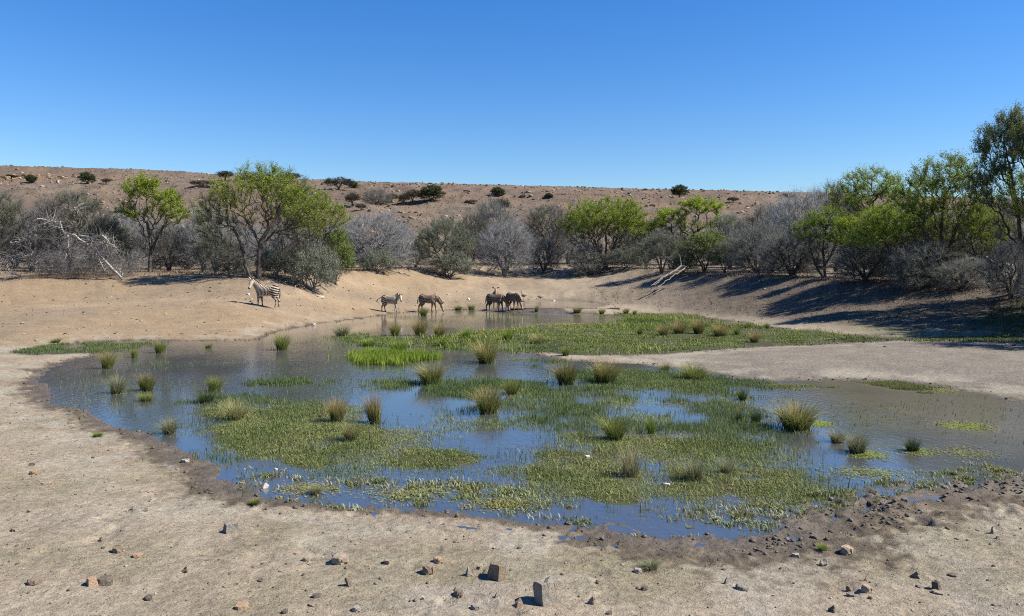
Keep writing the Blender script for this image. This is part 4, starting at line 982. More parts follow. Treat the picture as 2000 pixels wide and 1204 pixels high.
GA, GB = (.102, .138, .034), (.215, .235, .086)
GD = (.072, .108, .036)
def grasses():
    near_l = np.concatenate([MAT_NEAR_L])
    parts = [field(MAT_NEAR_L, 58000, .042, .010, .9, 1, GA, GB, (.20, .42, 1.1)), field(MAT_NEAR_R, 70000, .042, .010, .9, 2, GA, GB, (.20, .42, 1.1)),
             field(MAT_NEAR_R, 2500, .11, .008, .6, 3, GB, (.25, .25, .11)), field(MAT_NEAR_L, 7000, .05, .009, 1.2, 24, (.17, .14, .06), (.27, .24, .12), (.5, .62, 1.6)), field(MAT_NEAR_R, 8000, .05, .009, 1.2, 25, (.17, .14, .06), (.27, .24, .12), (.5, .62, 1.6)), field(MAT_NEAR_L, 900, .16, .007, .5, 26, GD, (.14, .17, .07), (.5, .62, 1.2)), field(MAT_NEAR_R, 900, .18, .007, .5, 27, GD, (.14, .17, .07), (.5, .62, 1.2)), field(MAT_NEAR_L, 1500, .09, .008, .6, 4, GA, GB)]
    grass_obj('marsh_grass', parts, 'short dense marsh grass on the near mats in the pond')
    grass_obj('meadow_grass', [field(MEADOW, 60000, .06, .030, .7, 5, (.075, .115, .024), (.18, .21, .055), (.25, .5, .5), .25, None, .7), field(MEADOW, 3500, .22, .022, .6, 6, (.17, .22, .035), (.26, .27, .08), (.45, .6, .4))], 'low green wet meadow at the far end of the pond')
    grass_obj('reed_bed', [field(REED_BRIGHT, 9000, .24, .016, .18, 7, (.115, .165, .018), (.19, .245, .035), None, .5)], 'vivid green clump of upright sedge standing in the pond')
    grass_obj('water_sedge', [
        field(MAT_MID, 15000, .11, .010, .35, 8, GD, (.115, .15, .05), (.42, .62, .7), .5, None, .6), field(MAT_MID_R, 20000, .10, .011, .4, 9, GD, (.13, .16, .055), (.36, .58, .6), .5, None, .6),
        field(MAT_STRIP_L, 3600, .10, .012, .4, 10, GD, (.11, .14, .05), (.35, .55, .8), .6, None, .6), field(REED_SPARSE, 17000, .11, .008, .25, 11, GD, (.12, .15, .06), (.34, .62, .9), .6, None, .7),
        field(MAT_RIGHT, 9000, .06, .013, .8, 12, (.085, .10, .03), (.15, .16, .05), (.42, .58, .8)), field(MAT_INLET, 9000, .10, .015, .5, 13, GD, (.10, .12, .045), (.36, .5, .7)),
        field(MAT_LINK, 22000, .055, .010, .7, 29, GA, GB, (.40, .62, .8), .6, None, 1.0), field(REED_LEFT, 9000, .08, .009, .5, 28, GD, (.14, .165, .06), (.38, .6, .9), .6, None, .7), field(POND, 16000, .09, .009, .45, 14, GD, (.13, .16, .06), (.52, .66, .45))], 'thin dark sedge blades standing in shallow water')
    # floating and rooted pale rosettes near the front shore, yellow-green scum
    r = rng(400)
    shore = unproj([(430,900),(520,905),(620,930),(760,935),(980,950),(1100,985),(1300,1000),(1480,990),(1560,985),(1620,960),(1700,930),(1880,900),(1990,900),(1990,935),(1850,955),(1700,990),(1560,1020),(1400,1052),(1200,1048),(1050,1030),(900,1010),(700,998),(560,980),(480,955)])
    cen = scatter_in(shore, 300, r, lambda p: .08 + sstep(.46, .64, fbm(p[:, 0] * .9, p[:, 1] * .9, 3, 77)))
    P, Hh, Cc = [], [], []
    for c in cen:
        m = r.integers(10, 40); s = r.uniform(.025, .085)
        P.append(c + r.normal(0, 1, (m, 2)) * [s * 1.3, s]); Hh.append(np.full(m, r.uniform(.03, .075)))
        base = np.array([(.22, .24, .085), (.36, .37, .24), (.17, .20, .06), (.27, .24, .10)][r.integers(0, 4)])
        Cc.append(np.tile(base, (m, 1)))
    p = np.concatenate(P); h = np.concatenate(Hh) * r.uniform(.5, 1.3, len(p)); cc = np.concatenate(Cc)
    z = np.maximum(ground_z(p[:, 0], p[:, 1]), 0)
    v, f, c = blades(p, z, h, np.full(len(p), .017), .9, r, (1, 1, 1), (1, 1, 1))
    c = np.clip(c * np.repeat(cc, 5, 0), 0, 1)
    grass_obj('shore_herb', [(v, f, c)], 'pale green rosettes growing in the shallows along the near shore')
    # scum of tiny floating leaves
    V = []; C = []
    for (px, row, wx, wy, n, col) in ((1885,833,45,7,1100,(.19,.21,.055)), (1600,828,26,6,500,(.20,.25,.03)), (1690,888,36,10,700,(.17,.20,.05)), (1790,884,28,6,400,(.16,.19,.05)), (1835,762,24,5,420,(.18,.20,.05)), (1350,762,20,3,260,(.24,.24,.05)), (1180,765,10,3,160,(.22,.22,.06)), (1100,634,60,1.5,900,(.24,.28,.04)), (1010,703,30,2,300,(.15,.17,.05)), (1450,800,60,12,420,(.20,.19,.06)), (1320,790,70,8,300,(.2,.19,.06)), (600,955,60,14,700,(.22,.20,.07)), (800,965,90,14,800,(.20,.20,.07)), (980,985,60,12,600,(.2,.2,.06)), (1700,925,70,12,700,(.18,.19,.06)), (1880,885,60,14,500,(.17,.17,.06)), (230,770,60,22,420,(.15,.17,.06)), (600,720,70,10,260,(.12,.14,.05))):
        a = unproj([(px, row)])[0]; sx = wx * a[1] / F; sy = wy * a[1] ** 2 / (F * CH)
        q = a + r.normal(0, .55, (n, 2)) * [sx, sy]
        k = ground_z(q[:, 0], q[:, 1]) < .02; q = q[k]
        an = r.uniform(0, 6.28, len(q)); s = r.uniform(.008, .02, len(q)) * (1 + a[1] * .03)
        for j in range(3):
            V.append(None)
        tri = np.stack([np.column_stack([q[:, 0] + s * np.cos(an + k2 * 2.094), q[:, 1] + s * np.sin(an + k2 * 2.094), np.full(len(q), .006) + r.uniform(0, .012, len(q))]) for k2 in range(3)], 1)
        C.append((tri.reshape(-1, 3), np.repeat(np.array(col) * r.uniform(.7, 1.3, (len(q), 1)), 3, 0)))
    v = np.concatenate([c[0] for c in C]); c = np.concatenate([c[1] for c in C])
    o = obj('pond_weed', mesh_np('pond_weed', v, np.arange(len(v)).reshape(-1, 3), np.clip(c, 0, 1), GRASS)); tag(o, 'yellow green scum of tiny leaves afloat on the pond', 'pond weed', None, 'stuff')
    # dry stubble and straw on the near ground, thin green blades in patches
    near = unproj([(-300,1204),(2300,1204),(2300,960),(1700,1000),(1500,1070),(1000,1030),(500,985),(300,880),(60,770),(-300,760)]).copy(); near[0] = (-6.5, 4.2); near[1] = (6.5, 4.2)
    q = scatter_in(near, 30000, r, lambda p: .15 + .85 * sstep(.42, .6, fbm(p[:, 0] * .8 + 5, p[:, 1] * .8, 5, 141)))
    z = ground_z(q[:, 0], q[:, 1])
    k = z > .015; q, z = q[k], z[k]
    st = blades(q, z, r.uniform(.008, .035, len(q)), np.full(len(q), .005), 1.6, r, (.185, .16, .105), (.285, .255, .185))
    q2 = scatter_in(near, 9000, r, lambda p: sstep(.52, .66, fbm(p[:, 0] * .8 + 5, p[:, 1] * .8, 5, 141)))
    z2 = ground_z(q2[:, 0], q2[:, 1]); k = z2 > .02; q2, z2 = q2[k], z2[k]
    gr = blades(q2, z2, r.uniform(.008, .028, len(q2)), np.full(len(q2), .0055), 1.2, r, (.10, .105, .04), (.16, .155, .07))
    ct = scatter_in(near, 520, r, lambda p: .12 + sstep(.45, .62, fbm(p[:, 0] * .6 + 3, p[:, 1] * .6, 4, 145)))
    q3 = np.concatenate([c_ + r.normal(0, r.uniform(.015, .05), (r.integers(8, 26), 2)) for c_ in ct]); z3 = ground_z(q3[:, 0], q3[:, 1]); k = z3 > .02; q3, z3 = q3[k], z3[k]
    tf = blades(q3, z3, r.uniform(.015, .055, len(q3)), np.full(len(q3), .0045), 1.3, r, (.20, .175, .11), (.36, .325, .23))
    o = grass_obj('dry_stubble', [st, gr, tf], 'sparse dry stubble and straw on the bare near ground')
    # grass at the foot of the shaded right bank and on the spit
    bank = unproj([(1560,668),(1700,660),(1850,655),(2050,640),(2200,660),(2100,700),(1900,690),(1760,672)])
    grass_obj('bank_grass', [field(bank, 12000, .09, .026, .7, 15, (.06, .085, .022), (.12, .14, .05), (.40, .56, .35))], 'thin green grass at the shaded foot of the right bank')
grasses()

# ------------------------------------------------------------------ tussocks
def tussock_mesh(name, seed, n, tipc, green, dead, spread, droop):
    r = rng(seed)
    n = int(n * 1.9)
    a = r.uniform(0, 2 * math.pi, n); rad = np.sqrt(r.random(n)) * .26
    base = np.column_stack([rad * np.cos(a), rad * np.sin(a), np.full(n, -.02)])
    out = np.column_stack([np.cos(a + r.normal(0, .5, n)), np.sin(a + r.normal(0, .5, n)), np.zeros(n)])
    lean = spread * .82 * (rad / .26) * r.uniform(.3, 1.25, n) + r.uniform(0, .12, n)
    L = r.uniform(.35, 1.0, n) ** .8 * np.where(r.random(n) < .04, 1.15, 1.0)
    K = 4; pts = []
    for j in range(K + 1):
        t = j / K
        an = lean * (.35 + .65 * t) + droop * t * t * lean
        hor = L * t * np.sin(np.clip(an, 0, 1.9)); ver = L * t * np.cos(np.clip(an * .82, 0, 1.75))
        pts.append(base + out * hor[:, None] + np.column_stack([np.zeros((n, 2)), ver]))
    w = r.uniform(.012, .023, n)
    sd = np.column_stack([-out[:, 1], out[:, 0], np.zeros(n)]); sd = unit(sd + r.normal(0, .5, (n, 3)) * [1, 1, .2])
    vs = []; cs = []
    deadk = (r.random(n) < dead)[:, None]
    cg = np.array(green) * r.uniform(.6, 1.35, (n, 1)); cd = np.array((.28, .235, .125)) * r.uniform(.6, 1.25, (n, 1))
    b0 = np.where(deadk, cd, cg); tp = np.where(deadk, cd * 1.15, np.array(tipc) * .80 * r.uniform(.6, 1.3, (n, 1)))
    for j in range(K + 1):
        t = j / K; ww = w * (1 - t * .85)
        vs += [pts[j] - sd * ww[:, None] * .5, pts[j] + sd * ww[:, None] * .5]
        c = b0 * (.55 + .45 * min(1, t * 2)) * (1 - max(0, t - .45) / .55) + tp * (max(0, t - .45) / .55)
        cs += [c, c]
    V = np.stack(vs, 1).reshape(-1, 3); C = np.stack(cs, 1).reshape(-1, 3)
    i = np.arange(n)[:, None] * (2 * K + 2)
    f = np.concatenate([i + [[2 * j, 2 * j + 1, 2 * j + 3, 2 * j + 2]] for j in range(K)])
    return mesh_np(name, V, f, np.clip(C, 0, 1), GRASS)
GRN = (.135, .172, .034); GRB = (.13, .20, .025); GRD = (.055, .085, .028); GRY = (.19, .20, .06); GRP = (.17, .185, .095)
TUS = {}
for k, (n, tip, g, dd, sp, dr) in {'green': (330, (.23, .25, .06), GRN, .12, .75, .35), 'orange': (380, (.36, .26, .105), GRN, .16, .70, .45), 'orange2': (360, (.40, .24, .11), (.14, .16, .038), .18, .62, .25),
        'bright': (260, (.22, .29, .04), GRB, .03, .55, .3), 'dark': (240, (.09, .12, .05), GRD, .05, .75, .3), 'yellow': (230, (.38, .33, .14), GRY, .35, .85, .55), 'wispy': (150, (.36, .33, .17), GRP, .40, .60, .35), 'pale': (260, (.28, .29, .16), GRP, .25, .8, .5)}.items():
    TUS[k] = [tussock_mesh('tussock_%s_%d' % (k, j), 500 + j * 31 + len(k) * 7, n, tip, g, dd, sp, dr) for j in range(3)]
G_R = 'rush tussocks in and around the pond'
# kind, photo x, base row, height px, half width px, label
TUSSOCKS = [
 ('orange', 210, 720, 36, 16, 'slim green rush tussock with orange tips, nearest the left shore'), ('green', 262, 699, 20, 9, 'small green tussock between the two leftmost tall tussocks'),
 ('green', 312, 690, 27, 15, 'round green tussock by the back left shore'), ('pale', 228, 769, 38, 22, 'ragged pale tussock below the leftmost slim one'),
 ('orange', 286, 764, 36, 20, 'orange brown tussock right of the ragged pale one'), ('green', 285, 784, 16, 15, 'low dark tuft just below the orange brown left tussock'), ('green', 418, 766, 33, 21, 'yellow green tussock behind its darker twin on the left'), ('dark', 402, 787, 28, 19, 'dark green tussock touching the yellow green one on the left'),
 ('yellow', 460, 821, 44, 26, 'straw yellow spiky tussock at the left end of the near mat'), ('pale', 332, 847, 34, 20, 'grey green tussock standing nearest the front left shore'),
 ('green', 550, 684, 36, 22, 'bushy green tussock at the back shore below the lone zebra'), ('orange2', 658, 824, 47, 21, 'upright orange tipped tussock, left of a pair on the near mat'),
 ('orange2', 733, 828, 60, 23, 'tallest orange tipped tussock, right of a pair on the near mat'), ('yellow', 685, 861, 46, 22, 'light green tussock in front of the orange pair'),
 ('orange', 842, 752, 46, 30, 'spreading tussock with straw tips right of the vivid sedge clump'), ('orange', 955, 807, 54, 36, 'large orange fringed tussock mirrored in the blue centre water'),
 ('orange', 950, 709, 44, 31, 'wide orange fringed tussock at the back centre of the pond'), ('bright', 778, 689, 27, 24, 'bright green tussock right behind the vivid sedge clump'),
 ('green', 828, 618, 20, 11, 'green tussock in front of the drinking zebra legs'), ('orange', 772, 656, 28, 16, 'brown green tussock, leftmost of three below the walking zebra'),
 ('orange2', 821, 656, 33, 18, 'pale brown tussock, middle of three at the pond back'), ('orange2', 856, 658, 27, 15, 'pinkish brown tussock, rightmost of three at the pond back'),
 ('orange', 1107, 750, 48, 32, 'tall tussock with drooping straw, left of a pair right of centre'), ('orange', 1182, 748, 47, 33, 'broad tussock with orange left side, right of a pair right of centre'),
 ('green', 1201, 859, 50, 31, 'full yellow green tussock at the edge of the near right mat'), ('bright', 1272, 848, 34, 13, 'narrow vivid green tuft right of the full yellow green tussock'),
 ('green', 1000, 771, 33, 18, 'small green tussock behind the mirrored centre tussock'), ('orange', 1556, 838, 54, 52, 'widest tussock, dark green with straw blades, in the right water'),
 ('green', 1355, 742, 31, 30, 'sprawling green tussock on the muddy edge of the spit'), ('green', 1300, 726, 17, 11, 'little tuft on the edge of the spit'),
 ('dark', 1450, 782, 27, 13, 'dark tuft in the shallows below the spit'), ('dark', 1476, 826, 32, 14, 'dark upright tuft left of the widest tussock'), ('dark', 1444, 825, 26, 9, 'thin dark tuft next to the upright one left of the widest tussock'),
 ('pale', 1674, 886, 46, 27, 'pale green tussock with bleached blades on its left, front right water'), ('pale', 1636, 864, 26, 22, 'thin pale tussock behind the bleached one at front right'), ('dark', 1783, 883, 30, 18, 'dark blue green tuft alone in the right water'),
 ('wispy', 1230, 931, 66, 30, 'wispy dry tussock on the near right mat'), ('wispy', 1358, 937, 46, 25, 'second wispy dry tussock on the near right mat'), ('wispy', 1418, 926, 34, 18, 'faint grey tuft right of the wispy pair'),
 ('orange2', 1405, 657, 24, 19, 'rusty tussock, broadest on the far meadow'), ('orange2', 1364, 652, 30, 17, 'tallest rusty tussock on the far meadow'), ('orange2', 1327, 652, 24, 18, 'rusty tussock left of the tallest on the far meadow'), ('orange2', 1298, 656, 22, 16, 'rusty tussock at the left end of the meadow row'),
 ('green', 1250, 654, 18, 9, 'small green tuft left of the rusty meadow row'), ('orange2', 1474, 669, 20, 13, 'reddish tuft near the right end of the far meadow'), ('green', 1440, 655, 18, 9, 'green tuft between the rusty meadow tussocks'), ('green', 1460, 641, 13, 10, 'small tuft on the back rim of the meadow'), ('green', 1497, 642, 12, 9, 'low tuft at the far right rim of the meadow'),
 ('green', 1048, 609, 13, 6, 'little green tuft right of the drinking zebras'), ('orange', 1127, 612, 14, 10, 'brown tuft on the far shore, first right of the small green one'), ('orange', 1175, 614, 12, 8, 'brown tuft on the far shore, second right of the small green one'), ('orange', 1223, 614, 13, 8, 'brown green tuft on the far shore, third right of the small green one'), ('orange', 1240, 615, 10, 6, 'smallest tuft at the end of the far shore row'),
 ('green', 920, 606, 12, 8, 'grey green tuft on the far shore left of the drinking pair'), ('green', 895, 606, 10, 8, 'low tuft on the far shore beside the muzzle of the drinking zebra'),
 ('bright', 910, 661, 22, 14, 'fresh green tuft behind the wide back centre tussock'), ('yellow', 1050, 671, 22, 17, 'yellow green tuft in the meadow right of the back centre tussock'), ('bright', 992, 664, 20, 16, 'fresh green tuft in the meadow above the back centre tussock'), ('bright', 862, 676, 14, 18, 'low bright tuft between the vivid clump and the wide back tussock'), ('bright', 720, 676, 14, 18, 'low bright tuft behind the left end of the vivid clump'), ('pale', 668, 657, 24, 20, 'pale thin tussock standing in the back left water'),
 ('green', 110, 670, 9, 11, 'tiny green tuft on the sand at the left inlet'), ('bright', 191, 854, 9, 12, 'small green cushion on the dry sand at front left'), ('bright', 1605, 1077, 10, 14, 'small green tuft beside the dark mud at front right'), ('green', 1105, 695, 20, 12, 'brownish tuft behind the straw-drooping tussock'), ('green', 408, 680, 9, 9, 'small clump in the water near the back left shore'), ('pale', 615, 965, 18, 17, 'pale tuft in the shallows at the near left shore'), ('green', 497, 988, 12, 15, 'yellow green tuft at the edge of the near left mud'), ('pale', 1270, 1112, 14, 22, 'low greyish tuft on the dry ground at bottom right of centre')]
_r = rng(99)
TPOS = []
for i, (k, px, row, h, hw, lab) in enumerate(TUSSOCKS):
    x, y, z = ground_at(px, row)
    H = h * y / F; W = hw * y / F
    me = TUS[k][i % 3]
    sxy = W / .56 * (1.0 if k != 'wispy' else 1.1)
    o = obj('rush_tussock', me, None, (x, y, max(z, -.03)), (_r.normal(0, .09), _r.normal(0, .09), _r.uniform(0, 6.28)), (sxy * _r.uniform(.85, 1.2), sxy * _r.uniform(.85, 1.2), H / .92))
    TPOS.append((x, y, max(z, 0), W))
    tag(o, lab, 'grass tussock', G_R)

# short and broken growth round the foot of every tussock
_P, _H = [], []
for (x, y, z, W) in TPOS:
    m = 46; a = _r.uniform(0, 6.28, m); q = W * np.abs(_r.normal(.45, .30, m))
    _P.append(np.column_stack([x + q * np.cos(a), y + q * np.sin(a)])); _H.append(W * _r.uniform(.12, .5, m))
_P = np.concatenate(_P); _H = np.concatenate(_H)
_Z = np.maximum(ground_z(_P[:, 0], _P[:, 1]), 0.0)
grass_obj('tussock_skirt', [blades(_P, _Z, _H, .008 + _H * .03, 1.1, _r, (.085, .11, .03), (.25, .22, .11))], 'short broken blades round the feet of the tussocks')
# ------------------------------------------------------------------ stones
def stone_mat():
    m = NT('stone'); co = m.obco(); col = m.n('ShaderNodeObjectInfo').outputs['Color']
    n1 = m.noise(co, 3.0, 6, .65); n2 = m.noise(co, 18, 4, .6)
    f = m.math('MULTIPLY', m.rangemap(n1, .3, .7, .72, 1.28), m.rangemap(n2, .3, .7, .82, 1.18))
    vm = m.n('ShaderNodeVectorMath', operation='SCALE'); m.l(col, vm.inputs[0]); m.l(f, vm.inputs['Scale'])
    rust = m.mix(m.rangemap(m.noise(co, 1.4, 3), .56, .66, 0, .35), vm.outputs[0], (.33, .21, .12))
    return m.done(m.bsdf(rust, .9, .15, m.bump(m.math('ADD', n1, m.math('MULTIPLY', n2, .5)), .7, .06)).outputs[0])
STONE = stone_mat()
def stone_mesh(name, seed, kind):
    """angular broken stone, unit half-size, flat facets with slightly worn edges"""
    r = rng(seed)
    bm = bmesh.new()
    if kind == 'block':
        pts = [(sx * r.uniform(.7, 1), sy * r.uniform(.6, 1), sz * r.uniform(.75, 1)) for sx in (-1, 1) for sy in (-1, 1) for sz in (-1, 1)] + [tuple(v) for v in unit(r.normal(0, 1, (4, 3))) * .95]
    elif kind == 'slab':
        pts = [tuple(np.array([math.cos(a), math.sin(a), 0]) * r.uniform(.75, 1) + [0, 0, s * r.uniform(.6, 1)]) for a in np.arange(7) / 7 * 6.283 + r.random() for s in (-1, 1)]
    elif kind == 'shard':
        pts = [(-1, -.8, -1), (1, -.7, -1), (.9, .8, -1), (-.9, .7, -1), (r.uniform(-.6, .2), r.uniform(-.3, .2), 1), (r.uniform(0, .6), r.uniform(-.3, .3), r.uniform(.3, .9)), (-.8, -.4, .1)]
    else:
        pts = [tuple(v) for v in unit(r.normal(0, 1, (16, 3))) * r.uniform(.82, 1, (16, 1))]
    for p in pts: bm.verts.new(p)
    bmesh.ops.convex_hull(bm, input=bm.verts)
    bmesh.ops.dissolve_limit(bm, angle_limit=R(12), verts=bm.verts, edges=bm.edges)
    loose = [v for v in bm.verts if not v.link_faces]
    bmesh.ops.delete(bm, geom=loose, context='VERTS')
    bmesh.ops.bevel(bm, geom=list(bm.edges), offset=.09, segments=1, affect='EDGES', clamp_overlap=True)
    bmesh.ops.triangulate(bm, faces=bm.faces)
    bmesh.ops.subdivide_edges(bm, edges=[e for e in bm.edges if e.calc_length() > .5], cuts=1)
    bmesh.ops.triangulate(bm, faces=bm.faces)
    for v in bm.verts:
        v.co += Vector(r.normal(0, .05, 3)); v.co *= 1 + .10 * math.sin(v.co.x * 3 + seed) * math.cos(v.co.y * 4 - v.co.z * 3)
    me = bpy.data.meshes.new(name); bm.to_mesh(me); bm.free(); me.materials.append(STONE)
    return me
SM = {k: [stone_mesh('stone_%s_%d' % (k, j), 700 + j * 13 + len(k) * 5, k) for j in range(4)] for k in ('block', 'slab', 'shard', 'round')}
C_TAN = (.36, .28, .20); C_BRN = (.235, .18, .13); C_GRY = (.27, .24, .20); C_DRK = (.14, .115, .092); C_ORG = (.38, .26, .17); C_WHT = (.58, .54, .47); C_PAL = (.42, .37, .29)
G_S = 'loose stones on the near ground'
# kind, x, base row, width px, height px, colour, label
STONES = [
 ('block', 1066, 1190, 38, 46, C_GRY, 'largest upright grey stone block with rusty right side'), ('block', 970, 1138, 32, 34, C_BRN, 'squat brown stone block, second largest stone on the near ground'), ('shard', 1012, 1190, 26, 18, C_BRN, 'brown grey stone just left of the largest upright block'),
 ('slab', 662, 1106, 44, 18, C_TAN, 'broad flat-topped tan stone left of bottom centre'), ('round', 678, 1151, 23, 22, C_BRN, 'egg-shaped brown stone below the broad flat-topped tan one'), ('round', 754, 1107, 20, 16, C_GRY, 'small grey rounded stone right of the broad flat-topped tan one'),
 ('slab', 838, 1127, 33, 20, C_BRN, 'grey brown stone with undercut dark base left of the squat block'), ('slab', 855, 1105, 24, 13, C_ORG, 'pinkish tan stone touching the back of the undercut stone'), ('shard', 917, 1130, 22, 24, C_GRY, 'pointed grey stone left of the squat brown block'), ('round', 934, 1115, 12, 10, C_BRN, 'little brown stone behind the pointed grey one'),
 ('shard', 888, 1157, 8, 10, C_DRK, 'tiny dark upright chip below the pointed grey stone'), ('slab', 895, 1174, 24, 14, C_BRN, 'grey brown stone below the tiny upright chip'), ('shard', 972, 1171, 15, 13, C_GRY, 'small greenish grey stone below the squat block'), ('round', 826, 1173, 9, 9, C_WHT, 'small white pebble left of the chip and brown stone'),
 ('slab', 930, 1194, 26, 10, C_GRY, 'flat grey stone on the bottom edge below the pointed stone'), ('slab', 695, 1200, 22, 10, C_PAL, 'pale flat stone on the bottom edge left of centre'), ('slab', 617, 1172, 20, 8, C_DRK, 'dark flat flake below the tan slab on the left'), ('slab', 608, 1188, 16, 5, C_TAN, 'thin tan flake at the bottom below the dark flake'), ('slab', 555, 1201, 15, 8, C_DRK, 'dark flake on the bottom edge left of centre'), ('slab', 596, 1101, 17, 9, C_TAN, 'small tan flake left of the broad flat-topped stone'), ('slab', 580, 1085, 14, 5, C_TAN, 'thin tan flake behind the small tan flake'), ('slab', 508, 1137, 15, 4, C_DRK, 'thin dark sliver on bare ground left of the egg-shaped stone'),
 ('block', 449, 1046, 26, 20, C_GRY, 'pale grey tilted block near the muddy left corner of the pond'), ('round', 360, 1125, 15, 12, C_BRN, 'rounded brown stone alone right of the orange and grey pair'), ('slab', 201, 1148, 30, 21, C_DRK, 'dark grey angular stone leaning on the orange one at bottom left'), ('block', 176, 1147, 23, 16, C_ORG, 'orange stone touching the dark grey one at bottom left'), ('slab', 63, 1148, 31, 13, C_BRN, 'dark brown oval flat stone at the bottom left'), ('slab', 287, 1176, 20, 9, C_DRK, 'dark jagged flake below the orange and grey pair'), ('slab', 470, 1196, 28, 14, C_ORG, 'orange tan stone on the bottom edge at left'),
 ('slab', 226, 1085, 22, 15, C_BRN, 'grey brown wedge stone above the orange and grey pair'), ('slab', 265, 1094, 22, 8, C_ORG, 'yellow tan flat stone right of the grey brown wedge'), ('round', 195, 1060, 14, 9, C_BRN, 'small brown stone up-left of the grey brown wedge'), ('round', 58, 1077, 15, 10, C_BRN, 'small brown stone at the left above the oval flat stone'), ('slab', 26, 1042, 17, 8, C_TAN, 'tan wedge stone close to the left edge'), ('round', 297, 985, 14, 11, C_PAL, 'pale rounded stone, rightmost of three on the left ground'), ('round', 256, 999, 12, 7, C_GRY, 'grey stone, leftmost of three on the left ground'), ('round', 283, 1001, 10, 9, C_BRN, 'brown round stone, lowest of three on the left ground'), ('round', 55, 1003, 13, 8, C_GRY, 'grey stone with dark side, left ground below the orange slab'),
 ('round', 60, 912, 12, 7, C_DRK, 'dark round stone on the left ground above the orange slab'), ('slab', 63, 929, 22, 9, C_ORG, 'orange tan slab on the left ground'), ('slab', 88, 949, 23, 6, C_TAN, 'flat tan flake below the orange slab on the left ground'), ('slab', 360, 905, 20, 7, C_PAL, 'pale and dark flake beside the mud of the left shore'),
 ('round', 518, 957, 12, 12, C_WHT, 'white rounded stone at the near left water edge'), ('slab', 538, 920, 9, 5, C_WHT, 'white chip in the shallows above the white rounded stone'), ('slab', 1148, 898, 11, 8, C_WHT, 'white chip on the near right grass mat'), ('slab', 1303, 952, 18, 6, C_WHT, 'long white chip at the front of the near right mat'),
 ('round', 1213, 1075, 20, 17, C_DRK, 'dark grey mud-coated lump at the front mud edge'), ('slab', 1246, 1123, 18, 11, C_PAL, 'pale tan stone right of the largest upright block'), ('slab', 1259, 1157, 15, 9, C_DRK, 'dark grey flat chip below the pale tan stone'), ('shard', 1158, 1187, 22, 17, C_TAN, 'tan stone with dark left face near the bottom, right of the largest block'), ('shard', 1419, 1147, 12, 18, C_GRY, 'thin stone standing upright at the bottom right of centre'), ('slab', 1451, 1158, 27, 11, C_GRY, 'flat grey stone right of the thin upright one'), ('slab', 1190, 1203, 14, 6, C_DRK, 'dark chip on the bottom edge right of the largest block'),
 ('slab', 1556, 1091, 17, 9, C_PAL, 'pale grey stone on the rim of the dark mud'), ('slab', 1658, 1089, 29, 17, C_TAN, 'tan stone with dark underside right of the dark mud'), ('round', 1611, 1110, 16, 15, C_PAL, 'pale tan round stone below the dark mud'), ('round', 1661, 1160, 19, 13, C_BRN, 'brown stone stacked by a grey chip at bottom right'), ('slab', 1664, 1167, 18, 7, C_GRY, 'grey chip in front of the brown stone at bottom right'), ('slab', 1696, 1160, 25, 15, C_TAN, 'grey tan slab right of the brown stone and chip'), ('shard', 1792, 1134, 19, 14, C_BRN, 'brown wedge with dark face on the right ground'), ('block', 1832, 1157, 16, 17, C_DRK, 'dark upright stone on the right ground'), ('slab', 1836, 1164, 24, 5, C_TAN, 'flat tan flake in front of the dark upright stone'), ('shard', 1941, 1046, 14, 17, C_GRY, 'grey pyramid-shaped stone near the right edge'), ('shard', 1628, 1199, 15, 15, C_DRK, 'dark pointed stone at the bottom right'), ('shard', 1692, 1138, 8, 7, C_DRK, 'small dark chip above the grey tan slab'), ('slab', 1864, 1130, 18, 6, C_BRN, 'dark flake right of the brown wedge'), ('round', 1950, 1056, 9, 6, C_DRK, 'small dark pebble below the grey pyramid stone'), ('slab', 1701, 1172, 9, 7, C_ORG, 'small orange chip below the grey tan slab'),
 ('slab', 625, 583, 16, 6, C_PAL, 'pale flat slab on the far beach right of the lone zebra'), ('slab', 484, 577, 9, 4, C_WHT, 'whitish stone on the sand under the head of the lone zebra'), ('slab', 612, 637, 9, 6, C_PAL, 'pale stone at the waterline below the lone zebra'), ('slab', 1080, 590, 11, 4, C_WHT, 'white slab beside the small pool'), ('round', 915, 587, 8, 5, C_WHT, 'white stone on the sand left of the drinking pair'), ('slab', 850, 575, 9, 3, C_PAL, 'pale stone on the sand above the drinking zebra'), ('slab', 875, 577, 9, 3, C_PAL, 'second pale stone above the drinking zebra'), ('round', 504, 542, 16, 11, C_TAN, 'yellowish boulder at the foot of the biggest acacia'), ('slab', 490, 586, 7, 4, C_TAN, 'small tan stone left of the lone zebra legs'), ('slab', 490, 590, 6, 3, C_BRN, 'small brown stone by the lone zebra front hooves'), ('round', 1303, 645, 0, 0, C_TAN, '')]
_r = rng(123)
for i, (k, px, row, w, h, col, lab) in enumerate(STONES):
    if not lab: continue
    x, y, z = ground_at(px, row - h * .12)
    W = w * y / F * .5; Hh = h * y / F
    if k == 'slab': Hh *= .85
    me = SM[k][i % 4]
    o = obj('stone', me, None, (x, y + W * .6, z + Hh * .28), (_r.normal(0, .06), _r.normal(0, .08), _r.uniform(-.2, .2) + .72 + (i % 4) * 1.57), (W * 1.05, W * .85, Hh * .66))
    o.color = (*[c * .98 * q for c, q in zip(col, [_r.uniform(.9, 1.12)] * 3)], 1)
    tag(o, lab, 'stone', G_S if y < 20 else 'stones on the far beach')

